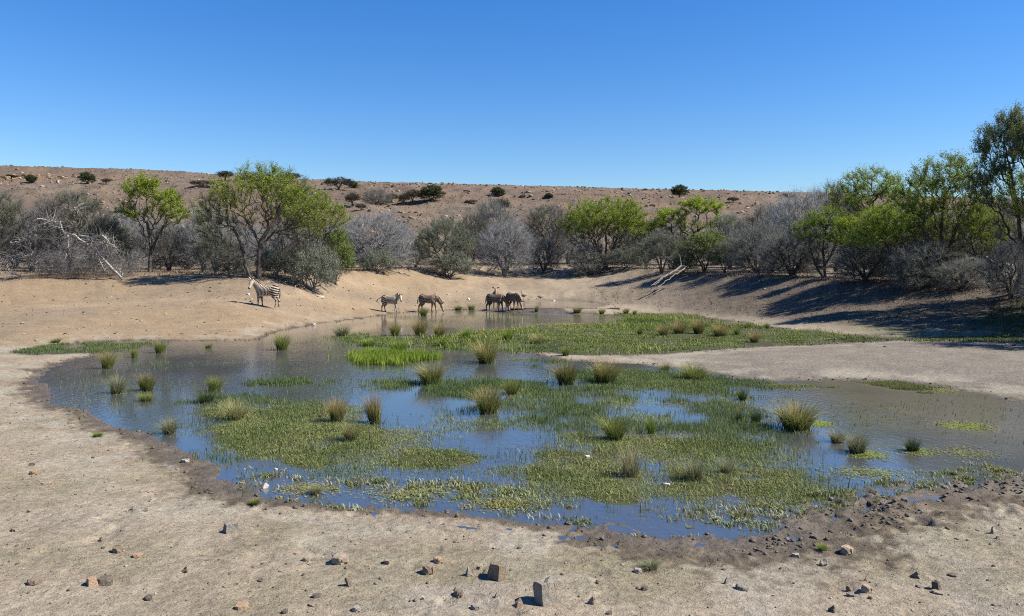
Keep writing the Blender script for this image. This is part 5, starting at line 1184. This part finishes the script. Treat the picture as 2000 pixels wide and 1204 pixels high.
# ------------------------------------------------------------------ pebbles, clods, ridge rocks
ICO = None
def chunk_cloud(name, pts, size, cols, seed, label, cat, flat=.6, mat=None, sub=1):
    """many little angular lumps in one stuff mesh"""
    r = rng(seed)
    bm = bmesh.new(); bmesh.ops.create_icosphere(bm, subdivisions=sub, radius=1.0)
    bv = np.array([v.co[:] for v in bm.verts]); bf = np.array([[v.index for v in f.verts] for f in bm.faces]); bm.free()
    n = len(pts)
    jit = 1 + r.normal(0, .30, (n, len(bv), 1))
    a = r.uniform(0, 6.28, n); ca, sa = np.cos(a), np.sin(a)
    sc = np.column_stack([r.uniform(.7, 1.3, n), r.uniform(.6, 1.1, n), flat * r.uniform(.6, 1.4, n)]) * size[:, None]
    v = bv[None] * jit * sc[:, None, :]
    x = v[..., 0] * ca[:, None] - v[..., 1] * sa[:, None]; y = v[..., 0] * sa[:, None] + v[..., 1] * ca[:, None]
    V = np.stack([x, y, v[..., 2]], -1) + pts[:, None, :]
    f = bf[None] + (np.arange(n) * len(bv))[:, None, None]
    c = np.repeat(cols, len(bv), 0)
    o = obj(name, mesh_np(name, V.reshape(-1, 3), f.reshape(-1, 3), np.clip(c * .63, 0, 1), mat))
    return tag(o, label, cat, None, 'stuff')
def chunk_mat(name, rough, spec):
    m = NT(name); co = m.obco(); n = m.noise(co, 40, 4, .6)
    vm = m.n('ShaderNodeVectorMath', operation='SCALE'); m.l(m.attr('Col'), vm.inputs[0]); m.l(m.rangemap(n, .3, .7, .75, 1.25), vm.inputs['Scale'])
    return m.done(m.bsdf(vm.outputs[0], rough, spec, m.bump(n, .6, .02)).outputs[0])
PEB = chunk_mat('pebble', .95, .1); MUD = chunk_mat('mud_clod', .75, .25)
def scatter_clouds():
    r = rng(808)
    near = unproj([(-250,1204),(2250,1204),(2250,960),(1700,1000),(1500,1075),(1000,1040),(500,995),(300,890),(60,780),(-200,760)]).copy(); near[0] = (-6, 4.3); near[1] = (6, 4.3)
    q = scatter_in(near, 2600, r); z = ground_z(q[:, 0], q[:, 1]); k = z > .02; q, z = q[k], z[k]
    s = .004 + .012 * r.random(len(q)) ** 3 * 1.6
    pal = np.array([C_TAN, C_BRN, C_DRK, C_GRY, C_PAL, C_DRK, C_BRN])
    chunk_cloud('pebble_scatter', np.column_stack([q, z + s * .2]), s, pal[r.integers(0, 7, len(q))] * r.uniform(.75, 1.2, (len(q), 1)), 1, 'fine pebbles, chips and droppings strewn over the near ground', 'pebbles', .6, PEB)
    # beach on the far side
    far = unproj([(-200,700),(0,690),(480,660),(540,645),(700,615),(850,600),(1000,603),(1300,603),(1500,625),(1700,645),(1900,640),(1900,620),(1500,580),(1200,560),(950,560),(600,556),(0,556),(-200,560)])
    q = np.column_stack([r.uniform(-45, 32, 5200), r.uniform(28, 70, 5200)]); rowq = HR + F * (CH - ground_z(q[:, 0], q[:, 1])) / q[:, 1]; pxq = 1000 + F * q[:, 0] / q[:, 1]
    z = ground_z(q[:, 0], q[:, 1]); k = (z > .06) & (rowq > 545); q, z = q[k], z[k]
    s = .015 + .085 * r.random(len(q)) ** 4
    chunk_cloud('beach_pebble_scatter', np.column_stack([q, z + s * .2]), s, pal[r.integers(0, 5, len(q))] * r.uniform(.8, 1.25, (len(q), 1)), 2, 'small stones strewn over the far beach', 'pebbles', .5, PEB)
    # trampled clods along the near shore
    mudp = unproj([(395,925),(440,965),(560,990),(760,1002),(960,1022),(1150,1048),(1400,1062),(1540,1045),(1600,1010),(1720,975),(1850,955),(1990,930),(2080,930),(2080,985),(1900,990),(1780,1010),(1640,1060),(1500,1090),(1300,1085),(1080,1060),(900,1030),(700,1006),(540,1002),(430,975),(380,945)])
    keep = lambda p: .03 + sstep(.48, .66, fbm(p[:, 0] * 1.1, p[:, 1] * 1.1, 4, 909)) * (.35 + .65 * sstep(.5, 4, p[:, 0]))
    q = scatter_in(mudp, 900, r, keep); z = ground_z(q[:, 0], q[:, 1]); s = .004 + .034 * r.random(len(q)) ** 4
    base = lerp(np.array([[.085, .068, .050]]), np.array([[.20, .17, .13]]), r.random((len(q), 1)))
    chunk_cloud('mud_clods', np.column_stack([q, np.maximum(z, -.01) + s * .25]), s, base, 3, 'dark trampled mud clods along the near shore', 'mud', .5, MUD)
    # rest of the pond rim
    q = scatter_in(POND + 0, 1, r)
    rim = []
    for i in range(len(POND)):
        a, b = POND[i], POND[(i + 1) % len(POND)]; m = int(np.linalg.norm(b - a) * 14)
        t = r.random((m, 1)); rim.append(a + (b - a) * t + r.normal(0, .22, (m, 2)))
    q = np.concatenate(rim); z = ground_z(q[:, 0], q[:, 1]); k = (z > -.005) & (z < .12); q, z = q[k], z[k]
    s = (.008 + .03 * r.random(len(q)) ** 2) * (1 + q[:, 1] * .008)
    base = lerp(np.array([[.09, .072, .052]]), np.array([[.20, .165, .12]]), r.random((len(q), 1)))
    chunk_cloud('shore_clods', np.column_stack([q, z + s * .2]), s, base, 4, 'small dark clods of mud along the waterline', 'mud', .6, MUD)
    # stones too small to tell apart on the ridge
    n = 10000
    y = FOOT_D + (CREST_D - FOOT_D + 3) * r.random(n) ** .8; x = (r.uniform(-900, 1700, n)) / F * y * 1.15 - .12 * y
    k = r.random(n) < .12 + .88 * sstep(.42, .62, fbm(x * .06, y * .10, 4, 222)); x, y = x[k], y[k]
    z = ground_z(x, y); s = .10 + .55 * r.random(len(x)) ** 3
    base = np.array([(.34, .235, .155), (.42, .30, .20), (.24, .165, .115), (.17, .13, .10), (.46, .37, .28)])[r.integers(0, 5, len(x))] * r.uniform(.75, 1.2, (len(x), 1))
    chunk_cloud('ridge_scree', np.column_stack([x, y, z + s * .15]), s, base, 5, 'stony scree covering the ridge slope', 'scree', .55, PEB)
    # low dry scrub on the ridge
    n = 24000
    y = FOOT_D + (CREST_D - FOOT_D + 1.5) * r.random(n); x = (r.uniform(-900, 1700, n)) / F * y * 1.15 - .12 * y
    k = r.random(n) < .15 + .85 * sstep(.40, .60, fbm(x * .05 + 9, y * .08, 4, 232)); x, y = x[k], y[k]; z = ground_z(x, y)
    hh = r.uniform(.10, .38, len(x)) * (1 + .9 * (r.random(len(x)) < .05))
    v, f, c = blades(np.column_stack([x, y]), z, hh, hh * 1.1, 1.0, r, (.10, .085, .065), (.19, .165, .12))
    o = obj('ridge_scrub', mesh_np('ridge_scrub', v, f, c, GRASS)); tag(o, 'dry knee-high scrub scattered over the ridge', 'scrub', None, 'stuff')
    # leaf litter, dead tufts under the trees
    n = 26000
    pxs = r.uniform(-200, 2200, n); dt = np.interp(pxs, _CX, C_DT); y = dt + np.abs(r.normal(0, 9, n)) - 1.2; x = (pxs - 1000) / F * y; z = ground_z(x, y)
    v, f, c = blades(np.column_stack([x, y]), z, r.uniform(.04, .22, n), r.uniform(.02, .05, n), 1.1, r, (.125, .095, .07), (.22, .185, .135))
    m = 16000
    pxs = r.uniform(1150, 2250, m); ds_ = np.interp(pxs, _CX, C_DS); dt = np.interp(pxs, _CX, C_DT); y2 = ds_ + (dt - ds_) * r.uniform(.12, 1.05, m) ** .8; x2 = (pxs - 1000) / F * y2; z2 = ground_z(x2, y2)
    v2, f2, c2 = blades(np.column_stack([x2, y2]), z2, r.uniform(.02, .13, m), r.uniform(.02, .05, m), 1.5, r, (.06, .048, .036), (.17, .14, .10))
    f = np.concatenate([f, f2 + len(v)]); v = np.concatenate([v, v2]); c = np.concatenate([c, c2])
    o = obj('bank_litter', mesh_np('bank_litter', v, f, c, GRASS)); tag(o, 'dead twigs and dry tufts littering the ground under the trees', 'litter', None, 'stuff')
scatter_clouds()

# rocks of the ridge that can be picked out
_r = rng(321)
cnt = 0
while cnt < 150:
    px = _r.uniform(-60, 1560); row = _r.uniform(352, 470) if cnt % 3 else _r.uniform(372, 420)
    crest = np.interp(px, COLS[:, 0], COLS[:, 4])
    if row < crest + 8: continue
    x, y, z = ground_at(px, row)
    if y < FOOT_D - 5 or y > CREST_D: continue
    w = _r.uniform(2.2, 6.0) * (1.0 if _r.random() < .85 else 1.8)
    W = w * y / F * .5
    o = obj('ridge_rock', SM[('block', 'slab', 'slab', 'round')[_r.integers(0, 4)]][_r.integers(0, 4)], None, (x, y, z + W * .15), (_r.normal(0, .15), _r.normal(0, .15), _r.uniform(0, 6.28)), (W, W * .8, W * _r.uniform(.3, .6)))
    o.color = (*(np.array([(.40, .29, .20), (.46, .36, .26), (.30, .20, .14), (.22, .17, .13)][_r.integers(0, 4)]) * .63 * _r.uniform(.85, 1.15)), 1)
    tag(o, 'pale broken sandstone rock among many on the stony ridge slope', 'rock', 'rocks scattered over the ridge')
    cnt += 1
# layered ledge near the crest on the left: flat slabs in a row
LEDGE = [(3, 347, 22, 6), (20, 343, 16, 4), (32, 349, 14, 5), (48, 344, 14, 4), (74, 346, 15, 5), (88, 345, 15, 6), (103, 347, 14, 4), (118, 347, 12, 4), (132, 347, 12, 3), (144, 346, 10, 4), (1036, 374, 15, 3), (912, 374, 14, 4), (897, 383, 12, 4), (1022, 383, 11, 4), (1262, 391, 14, 4), (1275, 402, 10, 4), (166, 381, 13, 4), (186, 381, 9, 3), (190, 352, 9, 3), (112, 358, 6, 4)]
_where = ['first ledge slab at the left edge of the ridge', 'second ledge slab from the left edge, higher', 'third ledge slab, between the two dark bushes', 'fourth ledge slab, behind the second dark bush', 'fifth ledge slab, first right of the dark bushes', 'sixth ledge slab, thick and orange', 'seventh ledge slab, over a dark gap', 'eighth ledge slab, thin and orange', 'ninth ledge slab, near the end of the row', 'last ledge slab of the left row', 'flat slab with dark shadow high on the ridge at the middle', 'pale slab on the ridge above the olive shrub', 'slab with dark gap below the pale one on the ridge', 'slab right of the dark green ridge bush', 'dark-edged slab on the ridge right of the round acacia', 'pale slab below the dark-edged one', 'orange slab on the lower left slope', 'small orange slab beside the one on the lower left slope', 'thin slab right of the upright ridge bush', 'small block below the left ledge row']
for (px, row, w, h), lab in zip(LEDGE, _where):
    x, y, z = ground_at(px, row + 1)
    W = w * y / F * .55; Hh = h * y / F
    o = obj('sandstone_rock', SM['block'][_r.integers(0, 4)], None, (x, y + W * .3, z + Hh * .3), (_r.normal(0, .03), _r.normal(0, .04), _r.normal(0, .2)), (W, W * .7, Hh * .55))
    o.color = (*(np.array((.46, .33, .20)) * .63 * _r.uniform(.8, 1.15)), 1)
    tag(o, 'layered sandstone, ' + lab, 'rock', 'sandstone slabs near the ridge crest')
# ------------------------------------------------------------------ animals
def loft(bm, rings, k=12):
    """rings: (x, y, z, half width, half height); closed tube with rounded ends, ellipse across the path"""
    P = np.array([r_[:3] for r_ in rings], float)
    n = len(P)
    T = np.zeros_like(P)
    T[1:-1] = P[2:] - P[:-2]; T[0] = P[1] - P[0]; T[-1] = P[-1] - P[-2]
    T = unit(T)
    loops = []
    prev = None
    for i in range(n):
        t = T[i]
        ref = np.array([0, 1., 0]) if prev is None else prev
        if abs(t @ ref) > .97: ref = np.array([0, 1., .3]) if abs(t[1]) < .9 else np.array([1., 0, 0])
        side = unit(ref - t * (ref @ t)); up = np.cross(t, side); prev = side
        a, b = rings[i][3], rings[i][4]
        loops.append([bm.verts.new(P[i] + side * a * math.cos(q) + up * b * math.sin(q)) for q in np.arange(k) / k * 2 * math.pi])
    for i in range(n - 1):
        for j in range(k):
            bm.faces.new((loops[i][j], loops[i][(j + 1) % k], loops[i + 1][(j + 1) % k], loops[i + 1][j]))
    bm.faces.new(loops[0][::-1]); bm.faces.new(loops[-1])

def fuse(bm, name, voxel, smooth=3):
    """one continuous skin over the overlapping lofts"""
    bmesh.ops.recalc_face_normals(bm, faces=bm.faces)
    me = bpy.data.meshes.new(name + '_raw'); bm.to_mesh(me); bm.free()
    o = bpy.data.objects.new(name + '_raw', me); COL.objects.link(o)
    m = o.modifiers.new('r', 'REMESH'); m.mode = 'VOXEL'; m.voxel_size = voxel
    s = o.modifiers.new('s', 'SMOOTH'); s.factor = .5; s.iterations = smooth
    dg = bpy.context.evaluated_depsgraph_get()
    out = bpy.data.meshes.new_from_object(o.evaluated_get(dg)); out.name = name
    bpy.data.objects.remove(o); bpy.data.meshes.remove(me)
    out.polygons.foreach_set('use_smooth', np.ones(len(out.polygons), bool))
    return out

def zebra_mat():
    m = NT('zebra_coat'); ph = m.attr('phase', 'Fac'); wh = m.attr('white', 'Fac'); dk = m.attr('dark', 'Fac'); duty = m.attr('duty', 'Fac')
    co = m.obco()
    p2 = m.math('ADD', ph, m.math('MULTIPLY', m.noise(co, 6, 2), .35))
    s = m.math('SINE', m.math('MULTIPLY', p2, 2 * math.pi))
    st = m.rangemap(m.math('ADD', s, duty), -.18, .18, 0, 1)
    st = m.math('MULTIPLY', st, m.math('SUBTRACT', 1.0, wh))
    st = m.math('MAXIMUM', st, dk)
    c = m.mix(st, m.n('ShaderNodeObjectInfo').outputs['Color'], (.026, .017, .012))
    return m.done(m.bsdf(c, .7, .25).outputs[0])
ZM = zebra_mat()
ZDARK = (lambda m: m.done(m.bsdf(m.mix(m.noise(m.obco(), 30, 3), (.02, .016, .014), (.07, .055, .045)), .8, .2).outputs[0]))(NT('zebra_dark_hair'))
def seg_dist(P, a, b):
    a = np.array(a); b = np.array(b); ab = b - a
    t = np.clip(((P - a) @ ab) / (ab @ ab), 0, 1)
    return np.linalg.norm(P - (a + t[:, None] * ab), axis=1), t

def zebra(px, row, heading, label, poll, muzzle, scale=1.0, tail=(-.72, 0, .45), neck_mid=None, steps=(0, 0, 0, 0), ears=.35, loc=None, coat=.28):
    """heading: degrees, 0 faces +X (right in the picture), -90 faces the camera"""
    bm = bmesh.new()
    trunk = [(-.68, 0, .98, .05, .08), (-.62, 0, .99, .15, .20), (-.50, 0, .975, .225, .275), (-.35, 0, .955, .25, .285), (-.15, 0, .915, .265, .285), (.05, 0, .895, .275, .29), (.25, 0, .90, .255, .30), (.42, 0, .94, .215, .295), (.54, 0, .965, .17, .24), (.63, 0, .97, .09, .15)]
    loft(bm, trunk, 16)
    poll = np.array(poll); muzzle = np.array(muzzle)
    nb = np.array([.40, 0, 1.02]); nm = np.array(neck_mid) if neck_mid else (nb + poll) / 2 + np.array([.03, 0, .0])
    neck = [(*nb, .14, .25), (*(nb * .6 + nm * .4 + [.02, 0, 0]), .125, .225), (*nm, .10, .17), (*(nm * .45 + poll * .55), .085, .135), (*poll, .075, .105)]
    loft(bm, neck, 12)
    hd = muzzle - poll; hu = unit(hd)
    back = poll - hu * .06
    head = [(*back, .055, .07), (*(poll + hd * .08), .085, .115), (*(poll + hd * .25), .088, .125), (*(poll + hd * .5), .07, .095), (*(poll + hd * .75), .055, .07), (*(poll + hd * .93), .058, .066), (*(poll + hd * 1.02), .04, .045)]
    loft(bm, head, 12)
    legs = []
    for k, s in enumerate((1, -1)):
        dx = steps[k]
        L = [(.40, s * .12, .82, .10, .15), (.42 + dx * .2, s * .135, .66, .075, .10), (.42 + dx * .5, s * .13, .50, .052, .062), (.425 + dx * .75, s * .125, .40, .048, .05), (.42 + dx * .85, s * .125, .30, .032, .034), (.42 + dx * .95, s * .125, .16, .031, .033), (.425 + dx, s * .125, .10, .039, .041), (.445 + dx, s * .125, .05, .036, .038), (.455 + dx, s * .125, .0, .05, .052)]
        L = [(*q[:3], q[3] * 1.18, q[4] * 1.2) for q in L]; loft(bm, L, 8); legs.append(L)
        dx = steps[2 + k]
        L = [(-.46, s * .12, .90, .13, .20), (-.42 + dx * .1, s * .14, .72, .11, .16), (-.43 + dx * .3, s * .14, .58, .075, .10), (-.52 + dx * .55, s * .13, .46, .05, .062), (-.555 + dx * .65, s * .125, .40, .045, .05), (-.545 + dx * .8, s * .125, .28, .034, .037), (-.54 + dx * .95, s * .125, .16, .033, .036), (-.535 + dx, s * .125, .10, .041, .043), (-.515 + dx, s * .125, .05, .037, .04), (-.505 + dx, s * .125, .0, .05, .052)]
        L = [(*q[:3], q[3] * 1.18, q[4] * 1.2) for q in L]; loft(bm, L, 8); legs.append(L)
    # ears spread from the poll
    side = unit(np.cross(hu, np.array([0, 0, 1.]) if abs(hu[2]) < .95 else np.array([1., 0, 0])))
    upv = np.cross(side, hu); upv = upv if upv[2] > 0 else -upv
    for s in (-1, 1):
        b = poll - hu * .02 + side * s * .055 + upv * .06; dirn = unit(-hu * .55 + upv * .5 + side * s * ears * 1.6)
        loft(bm, [(*b, .035, .035), (*(b + dirn * .07), .055, .032), (*(b + dirn * .15), .052, .028), (*(b + dirn * .22), .02, .016)], 8)
    me = fuse(bm, 'zebra_body', .021, 4)
    n = len(me.vertices); co = np.empty(n * 3, np.float32); me.vertices.foreach_get('co', co); P = co.reshape(-1, 3).astype(float)
    # stripe coordinates
    x, y, z = P.T
    ph = x * 12.5 + z * 1.5; duty = np.full(n, coat); white = np.zeros(n); dark = np.zeros(n)
    h = sstep(-.10, -.30, x + .35 * (z - .9))           # broad bands on the haunch
    hp = (z * 7.6 - x * 2.2)
    ph = np.where(h > .5, hp, ph); duty = np.where(h > .5, coat + .12, duty)
    white = np.maximum(white, sstep(.70, .62, z) * (np.abs(x) < .38) * (np.abs(y) < .24))     # belly
    dn, tn = seg_dist(P, nb, nm); dn2, tn2 = seg_dist(P, nm, poll); dh, th = seg_dist(P, poll, muzzle)
    LN = np.linalg.norm(nm - nb)
    isneck = ((dn < .24) & (tn > .45)) | (dn2 < .17)
    nph = np.where(dn2 < dn, LN + tn2 * np.linalg.norm(poll - nm), tn * LN) * 15.0
    ph = np.where(isneck & (x > .42), nph, ph)
    ishead = (dh < .16) & (th > .04)
    ph = np.where(ishead, th * 11.0, ph); duty = np.where(ishead, -.75, duty)
    for L in legs:
        for i in range(1, len(L) - 1):
            dd, tt = seg_dist(P, L[i][:3], L[i + 1][:3])
            mk = (dd < max(L[i][3], L[i][4]) * 1.25) & (z < .64)
            ph = np.where(mk, z * 13.0, ph); duty = np.where(mk, coat + .1, duty); white = np.where(mk, 0, white)
    dark = np.maximum(dark, np.where(dh < .16, sstep(.80, .90, th), 0))
    dark = np.maximum(dark, sstep(.055, .035, z) * (np.abs(x) < .75) * (z > -.1) * (dh > .15))
    for nm_, arr in (('phase', ph), ('duty', duty), ('white', white), ('dark', dark)):
        at = me.attributes.new(nm_, 'FLOAT', 'POINT'); at.data.foreach_set('value', arr.astype(np.float32))
    me.materials.append(ZM)
    if loc is None:
        loc = ground_at(px, row)
    e = obj('zebra', None, None, loc, (0, 0, R(heading)), (scale,) * 3)
    tag(e, label, 'zebra', 'zebras at the waterhole')
    b_ = obj('body', me, e); b_.color = (.52, .43, .33, 1) if coat < .33 else (.36, .255, .165, 1)
    # mane and tail
    bm = bmesh.new()
    nup = lambda a, b: unit(np.cross(np.cross(b - a, [0, 0, 1.]) if abs(unit(b - a)[2]) < .98 else np.array([0, -1., 0]), b - a))
    crest = []
    pts = [np.array([.36, 0, 1.22]), nb * .5 + nm * .5, nm, nm * .5 + poll * .5, poll]
    offs = [0.0, .20, .16, .13, .11]
    for i, (p, o_) in enumerate(zip(pts, offs)):
        d_ = nup(nb, nm) if i < 3 else nup(nm, poll)
        d_ = d_ if d_[2] > 0 or abs(d_[2]) < .05 and d_[0] < 0 else -d_
        q = p + d_ * o_
        crest.append((*q, .022, .03 + .03 * min(i, 2) / 2))
    loft(bm, crest, 6)
    mm = bpy.data.meshes.new('mane'); bm.to_mesh(mm); bm.free(); mm.materials.append(ZDARK); obj('mane', mm, e)
    bm = bmesh.new(); t = np.array(tail); a = np.array([-.66, 0, 1.06]); mid = a * .45 + t * .55 + np.array([-.05, 0, .06])
    loft(bm, [(*a, .03, .03), (*(a * .6 + mid * .4 + np.array([-.02, 0, .02])), .022, .022), (*mid, .02, .02), (*(mid * .5 + t * .5), .038, .038), (*t, .012, .012)], 6)
    mm = bpy.data.meshes.new('tail'); bm.to_mesh(mm); bm.free(); mm.materials.append(ZDARK); obj('tail', mm, e)
    return e

zebra(522, 600.5, 176, 'lone zebra standing side-on facing left on the sand, head raised', (.84, .06, 1.50), (.94, .26, 1.02), 1.02, (-.70, 0, .48), None, (.06, -.10, .02, -.08))
zebra(762, 610.5, -14, 'zebra with tail held out, head turned to the camera, at the left of the drinkers', (.82, -.12, 1.20), (.98, -.30, .80), .95, (-1.10, .05, .72), (.64, -.03, 1.14), (-.10, .12, .10, -.05), ears=.6, coat=.3)
zebra(836, 610.0, -16, 'striped brown zebra drinking behind a green tussock, second from left', (1.00, -.02, .55), (1.16, -.04, .06), 1.0, (-.80, .05, .55), (.76, 0, .86), (.12, -.10, .05, -.12), coat=.45)
zebra(967, 608.8, -26, 'dark zebra drinking side-on in the pair at the water centre', (1.00, -.02, .55), (1.16, -.04, .05), 1.0, (-.74, 0, .5), (.76, 0, .86), (.10, -.08, .05, -.10), coat=.7)
zebra(1001, 606.6, -56, 'rightmost zebra drinking with its face to the camera', (.98, .02, .55), (1.16, .06, .05), 1.0, (-.74, 0, .5), (.76, 0, .86), (.10, -.06, .05, -.10), ears=.6, coat=.75)
zebra(968, 602.5, -88, 'zebra facing the camera with raised head behind the drinking pair', (.70, 0, 1.42), (.90, 0, .98), 1.0, (-.70, 0, .5), (.60, 0, 1.24), (0, 0, 0, 0), ears=1.6, coat=.6)

def goose_mats():
    m = NT('goose_feather'); n = m.noise(m.obco(), 14, 3)
    return m.done(m.bsdf(m.mix(n, (.10, .070, .05), (.30, .23, .17)), .8, .2).outputs[0])
GM = goose_mats()
def goose(px, row, heading, label, feeding):
    x, y, z = ground_at(px, row)
    e = obj('goose', None, None, (x, y, z), (0, 0, R(heading))); tag(e, label, 'goose', 'geese by the small pool')
    bm = bmesh.new()
    loft(bm, [(-.32, 0, .36, .015, .012), (-.22, 0, .36, .05, .04), (-.10, 0, .34, .12, .115), (.05, 0, .33, .135, .14), (.16, 0, .36, .10, .11), (.21, 0, .40, .045, .05)], 10)
    if feeding:
        nk = [(.17, 0, .40, .045, .05), (.26, 0, .42, .030, .032), (.33, 0, .34, .026, .026), (.36, 0, .22, .024, .024), (.38, 0, .17, .035, .035)]; hd = [(.37, 0, .20, .02, .025), (.39, 0, .16, .036, .036), (.42, 0, .11, .022, .02), (.44, 0, .06, .010, .008)]
    else:
        nk = [(.16, 0, .39, .045, .05), (.21, 0, .50, .032, .034), (.21, 0, .62, .026, .027), (.22, 0, .70, .026, .026), (.24, 0, .73, .03, .03)]; hd = [(.20, 0, .73, .022, .025), (.24, 0, .735, .036, .037), (.29, 0, .725, .024, .022), (.35, 0, .71, .010, .008)]
    loft(bm, nk, 8); loft(bm, hd, 8)
    b = fuse(bm, 'goose_body', .012, 3); b.materials.append(GM); obj('body', b, e)
    for s in (-1, 1):
        bm = bmesh.new(); loft(bm, [(.0, s * .05, .28, .022, .025), (-.01, s * .05, .16, .012, .012), (.0, s * .05, .03, .011, .011), (.04, s * .05, .008, .03, .008), (.09, s * .05, .005, .035, .005)], 6)
        mm = bpy.data.meshes.new('leg'); bm.to_mesh(mm); bm.free(); mm.materials.append(BARK_DRY); obj('leg', mm, e)
goose(1023, 585.5, 150, 'brown goose standing with upright neck at the edge of the small pool', False)
goose(1056, 588.0, 200, 'brown goose bending down beside the small pool, right of the upright one', True)
